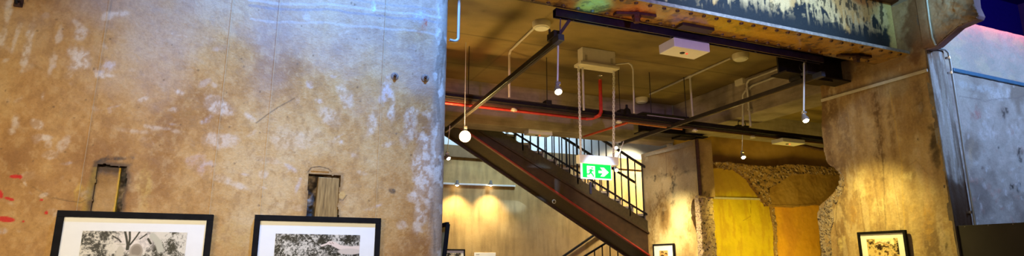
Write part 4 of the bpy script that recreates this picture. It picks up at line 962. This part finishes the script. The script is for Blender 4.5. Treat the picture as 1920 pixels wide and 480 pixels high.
# ------------------------------------------------------------------ EXIT SIGN
YE = 7.08
def exit_sign():
    hL, hR = at(1083, 290, y=YE), at(1156, 293, y=YE); zt, zb = hL.z, at(1083, 306, y=YE).z
    pL, pR = at(1089, 306, y=YE), at(1145, 308, y=YE); pzb = at(1090, 334.5, y=YE).z
    cL, cR = at(1084, 100, y=YE), at(1152, 106, y=YE)
    t = thing('exit_sign', ((hL.x + hR.x) / 2, YE, ZC), 'green running man exit sign with right arrow hanging on chains from the ceiling', 'exit sign')
    bz = at(1084, 118, y=YE).z
    obj('ceiling_box', MB().box(cL.x + .03, cR.x - .03, YE - .07, YE + .07, bz, ZC - .001), 'cream', t, bevel=.006)
    obj('box_base', MB().box(cL.x - .02, cR.x + .02, YE - .10, YE + .10, bz - .045, bz), 'cream', t, bevel=.008)
    for x in (cL.x + .07, cR.x - .11): obj('box_clip', MB().box(x, x + .035, YE - .076, YE - .066, bz + .03, bz + .11), mat('clip_grey', (.4, .35, .26), .5), t)
    obj('housing', MB().box(hL.x, hR.x, YE - .05, YE + .05, zb, zt), 'white', t, bevel=.008)
    for x0, x1 in ((cL.x + .0, hL.x + .05), (cR.x - .02, hR.x - .05)):
        a = Vector((x0, YE, bz - .04)); b = Vector((x1, YE, zt)); n = int((a - b).length / .034); m = MB(); d = (b - a)
        for k in range(n):
            R = Matrix.Rotation((PI / 2 if k % 2 else 0) + .5, 3, 'Z'); m.torus(a + d * ((k + .5) / n), R, .015, .0065, .010, 8, 5)
        obj('chain', m, 'white', t, True)
    panel_ = obj('sign_panel', MB().box(pL.x, pR.x, YE - .012, YE + .012, pzb, zb), 'signwhite', t)
    W_, H = pR.x - pL.x, zb - pzb; gx0, gx1, gz0, gz1 = pL.x + W_ * .035, pR.x - W_ * .02, pzb + H * .07, zb - H * .0
    obj('green_field', MB().box(gx0, gx1, YE - .015, YE - .011, gz0, gz1), 'signgreen', panel_)
    def sh(name, pts, m, d):
        obj(name, MB().prism([(pL.x + W_ * u, YE - d, pzb + H * v) for u, v in pts], (0, .003, 0)), m, panel_)
    sh('door_symbol', [(.18, .10), (.44, .10), (.44, .86), (.18, .86)], 'signwhite', .018)
    sh('arrow_symbol', [(.56, .42), (.70, .42), (.62, .20), (.74, .20), (.90, .50), (.74, .80), (.62, .80), (.70, .58), (.56, .58)], 'signwhite', .018)
    m = MB(); c = Vector((pL.x + W_ * .345, YE - .021, pzb + H * .73)); m.lathe(c, (0, 1, 0), [(0, H * .055), (.002, H * .055)], 14)
    for (a, b, wd) in (((.325, .64), (.285, .42), .075), ((.29, .42), (.36, .30), .045), ((.36, .30), (.385, .14), .04), ((.28, .42), (.24, .30), .045), ((.24, .30), (.16, .30), .036), ((.32, .62), (.38, .52), .03), ((.38, .52), (.415, .56), .026), ((.315, .63), (.25, .58), .03), ((.25, .58), (.22, .48), .026)):
        A = Vector((pL.x + W_ * a[0], YE - .0205, pzb + H * a[1])); B = Vector((pL.x + W_ * b[0], YE - .0205, pzb + H * b[1])); m.bar(A, B, W_ * wd, .002, (0, 1, 0))
    obj('running_figure', m, 'signgreen', panel_)
    # supply conduits either side of the box
    obj('supply_conduit', MB().tube([(cR.x - .03, YE + .03, bz + .06), at(1178, 118, y=YE + .03), at(1184, 122, y=YE + .03), at(1187, 130, y=YE + .03), at(1189, 212, y=YE + .03)], .014, 10), 'conduit', t, True)
    obj('supply_conduit', MB().tube([(cL.x + .09, YE + .04, bz - .03), (cL.x + .09, YE + .04, at(1092, 205, y=YE).z)], .016, 10), 'conduit', t, True)
exit_sign()
# ------------------------------------------------------------------ SHELL: floor, hall walls and ceilings
struct(obj('floor', MB().box(-6, 13.5, -6, 13.2, -.1, 0), 'floor'))
struct(obj('wall_left_base', MB().box(-6, 1.25, 4.36, 4.9, 0, 1.5), 'hall')); struct(obj('wall_hall_left', MB().box(-6.2, -6, -6, 5, 0, 6.6), 'hall')); struct(obj('wall_left_end', MB().box(-6, -1.75, 4.31, 4.9, 1.5, 3.97), 'hall'))
struct(obj('wall_left_upper', MB().box(-6, .72, 4.32, 4.9, 3.97, 6.6), 'hall')); struct(obj('wall_upper', MB().box(.72, 6.76, 4.32, 4.69, 4.672, 6.6), 'hall'))
struct(obj('wall_pier_base', MB().box(XP + .01, 7.07, 4.12, 5.5, 0, .9), 'hall')); struct(obj('wall_pier_upper', MB().box(XP + .01, 7.07, 4.12, 5.5, 4.60, 6.6), 'hall'))
struct(obj('wall_right_base', MB().box(7.08, 13.5, YR + .02, YR + .3, 0, 1.0), 'hall')); struct(obj('wall_right_upper', MB().box(7.08, 13.5, YR + 1.4, YR + 1.6, 4.98, 6.6), 'darkceil'))
struct(obj('ceiling_hall', MB().box(-6, 13.5, -6, 6.5, 6.6, 6.8), 'darkceil')); struct(obj('wall_hall_back', MB().box(-6, 13.5, -6.2, -6, 0, 6.6), 'hall'))
struct(obj('wall_hall_right', MB().box(13.5, 13.7, -6, 13.2, 0, 6.8), 'hall'))
struct(obj('wall_rear_left', MB().box(-1.6, -1.4, 4.95, 13.2, 0, 7.0), 'hall')); struct(obj('ceiling_stairwell', MB().box(-1.4, 13.5, YB + .43, 13.2, 7.0, 7.2), 'hall')); struct(obj('wall_stairwell_front', MB().box(-1.4, 13.5, YB + .2, YB + .43, 4.82, 7.0), 'upper'))
struct(obj('wall_column_base', MB().box(XC + .01, XC + .3, YC + .02, 10.5, 0, .9), 'hall')); struct(obj('wall_niche_base', MB().box(7.7, 13, YN + .12, YN + .3, 0, .9), 'hall'))
# ------------------------------------------------------------------ LIGHT
def lamp(kind, loc, power, col, aim=None, size=.1, angle=60, blend=.6, sy=None):
    l = bpy.data.lights.new(kind.lower() + '_light', kind); l.energy = power; l.color = col
    if kind == 'SPOT': l.spot_size = math.radians(angle); l.spot_blend = blend; l.shadow_soft_size = size
    elif kind == 'POINT': l.shadow_soft_size = size
    elif kind == 'AREA':
        l.size = size
        if sy: l.shape = 'RECTANGLE'; l.size_y = sy
    o = bpy.data.objects.new(l.name, l); C.objects.link(o); o.location = loc
    if aim is not None: o.rotation_euler = (Vector(aim) - Vector(loc)).to_track_quat('-Z', 'Y').to_euler()
    return o
WARM = (1, .80, .52); AMB = (1, .62, .20); YEL = (1, .70, .12); BLUE = (.30, .50, 1); VIO = (.55, .40, 1)
# hall
lamp('AREA', (-2.4, .4, 2.2), 50, (1, .82, .56), (-1.1, 4.3, 1.5), 1.4)
lamp('SPOT', (-.3, -1.2, 3.0), 450, (1, .85, .52), (-.3, 4.3, 1.1), .3, 54, 1)
lamp('AREA', (3.0, -2.0, 5.2), 26, (1, .8, .6), (4, 4.3, 3), 2.0)  # unseen fill added to brighten the top of the pier
lamp('SPOT', (.9, 2.0, 6.2), 1800, (.13, .38, 1), (.6, 4.3, 4.0), .25, 58, 1)
lamp('SPOT', (3.0, 1.0, 2.4), 2400, (.36, .60, 1), (4.26, YE, 2.84), .03, 5.4, .5)
lamp('SPOT', (2.4, -1.2, 3.0), 380, (.55, .36, 1), (4.3, 8.0, 3.35), .12, 44, .9)
lamp('SPOT', (9.6, 1.0, 5.4), 520, (.42, .64, 1), (9.2, 4.9, 4.0), .25, 80, .9)
lamp('SPOT', (4.0, 1.4, 5.4), 620, (.55, .72, 1), (4.7, 4.4, 4.3), .25, 56, .9)
p = at(1668, 158, x=XP); lamp('SPOT', (3.6, 1.2, 2.2), 70, (.15, .75, 1), p, .03, 4.5, .6)
lamp('SPOT', (9.8, 1.0, 5.6), 420, (.06, .03, 1), (12.2, 6.3, 6.4), .1, 34, .8)  # unseen blue spot added to turn the dark upper wall navy
lamp('SPOT', (4.4, 1.6, 5.2), 210, (.40, .82, 1), (XP, 3.95, 4.65), .1, 24, 1)
lamp('SPOT', (8.2, 1.0, 5.2), 260, (.40, .62, 1), (6.95, 4.1, 3.4), .2, 34, .9)
lamp('AREA', (10.7, 4.80, 5.06), 6, (1, .03, .03), (10.7, 4.91, 4.93), 5.5, sy=.04)
# added spots imitating teal exit sign and red reflections on the girder soffit
p = at(1113, 10, z=ZF); lamp('SPOT', (p.x - .2, p.y - .8, 2.2), 260, (0, .5, 1), (p.x, p.y, ZF), .03, 12, .9)
p = at(1190, 25, z=ZF); lamp('SPOT', (p.x - .1, p.y - .8, 2.0), 36, (1, .02, .01), (p.x - .02, p.y, ZF), .03, 14, .9)
lamp('SPOT', (1.9, 6.2, 2.4), 45, (1, .12, .05), at(905, 130, z=ZC), .05, 45, 1)
# lamps of the rear room
D = {}
for k, p in LS: D.setdefault(k, []).append(p)
lamp('SPOT', D['A'][0], 60, WARM, (4.2, 8.2, 0), .04, 110, .7)
lamp('POINT', D['B'][0] + Vector((0, -.06, 0)), 38, (1, .66, .22), size=.05)
lamp('SPOT', D['C'][0], 40, WARM, (2.6, 10, 0), .04, 90, .7)
lamp('SPOT', D['R'][0] + Vector((-.05, 0, 0)), 135, (1, .84, .24), (XP, 5.0, 1.5), .04, 84, 1)
lamp('SPOT', D['N'][0], 170, (1, .84, .15), (9.0, YN, 1.6), .04, 60, .9)
lamp('SPOT', D['S2'][0], 360, (1, .87, .48), (XC, 9.35, 1.7), .04, 72, 1)
lamp('SPOT', D['S'][0], 60, WARM, (9.0, YK, 2.4), .04, 90, .9)
for p in D['K']: lamp('SPOT', p + Vector((0, -.30, .05)), 95, (1, .80, .38), (p.x, YK, p.z - 1.0), .03, 92, 1)
lamp('AREA', (4.2, 6.0, 1.0), 40, (1, .66, .16), (4.2, 6.6, 4.6), 2.5)          # added area lamp imitating amber bounce from the floor
lamp('AREA', (9.3, 7.4, 1.0), 44, (1, .76, .14), (9.3, 9.6, 2.6), 1.2)
lamp('SPOT', (5.6, 10.6, 6.6), 650, (.58, .82, 1), (5.6, 13, 5.4), .4, 90, .8)
lamp('SPOT', (3.2, 12.0, 6.6), 260, (.50, .78, 1), (3.4, 13, 4.2), .3, 60, 1)
lamp('SPOT', (9.0, 12.0, 4.6), 520, (1, .82, .5), (8.6, 13, 3.0), .1, 110, .9)
wd = bpy.data.worlds.new('night'); bpy.context.scene.world = wd; wd.use_nodes = True
wd.node_tree.nodes['Background'].inputs[0].default_value = (.10, .10, .16, 1); wd.node_tree.nodes['Background'].inputs[1].default_value = .3
# ------------------------------------------------------------------ camera
cam = bpy.data.cameras.new('camera'); co = bpy.data.objects.new('camera', cam); C.objects.link(co)
co.location = (0, 0, EYE); co.rotation_euler = (PI / 2 + PITCH, 0, -HEAD); cam.sensor_width = 36; cam.lens = F / 1920 * 36; cam.clip_start = .05
sc = bpy.context.scene; sc.camera = co
sc.view_settings.view_transform = 'Standard'; sc.view_settings.look = 'None'; sc.view_settings.exposure = 0.7; sc.view_settings.gamma = 1; sc.view_settings.use_curve_mapping = False
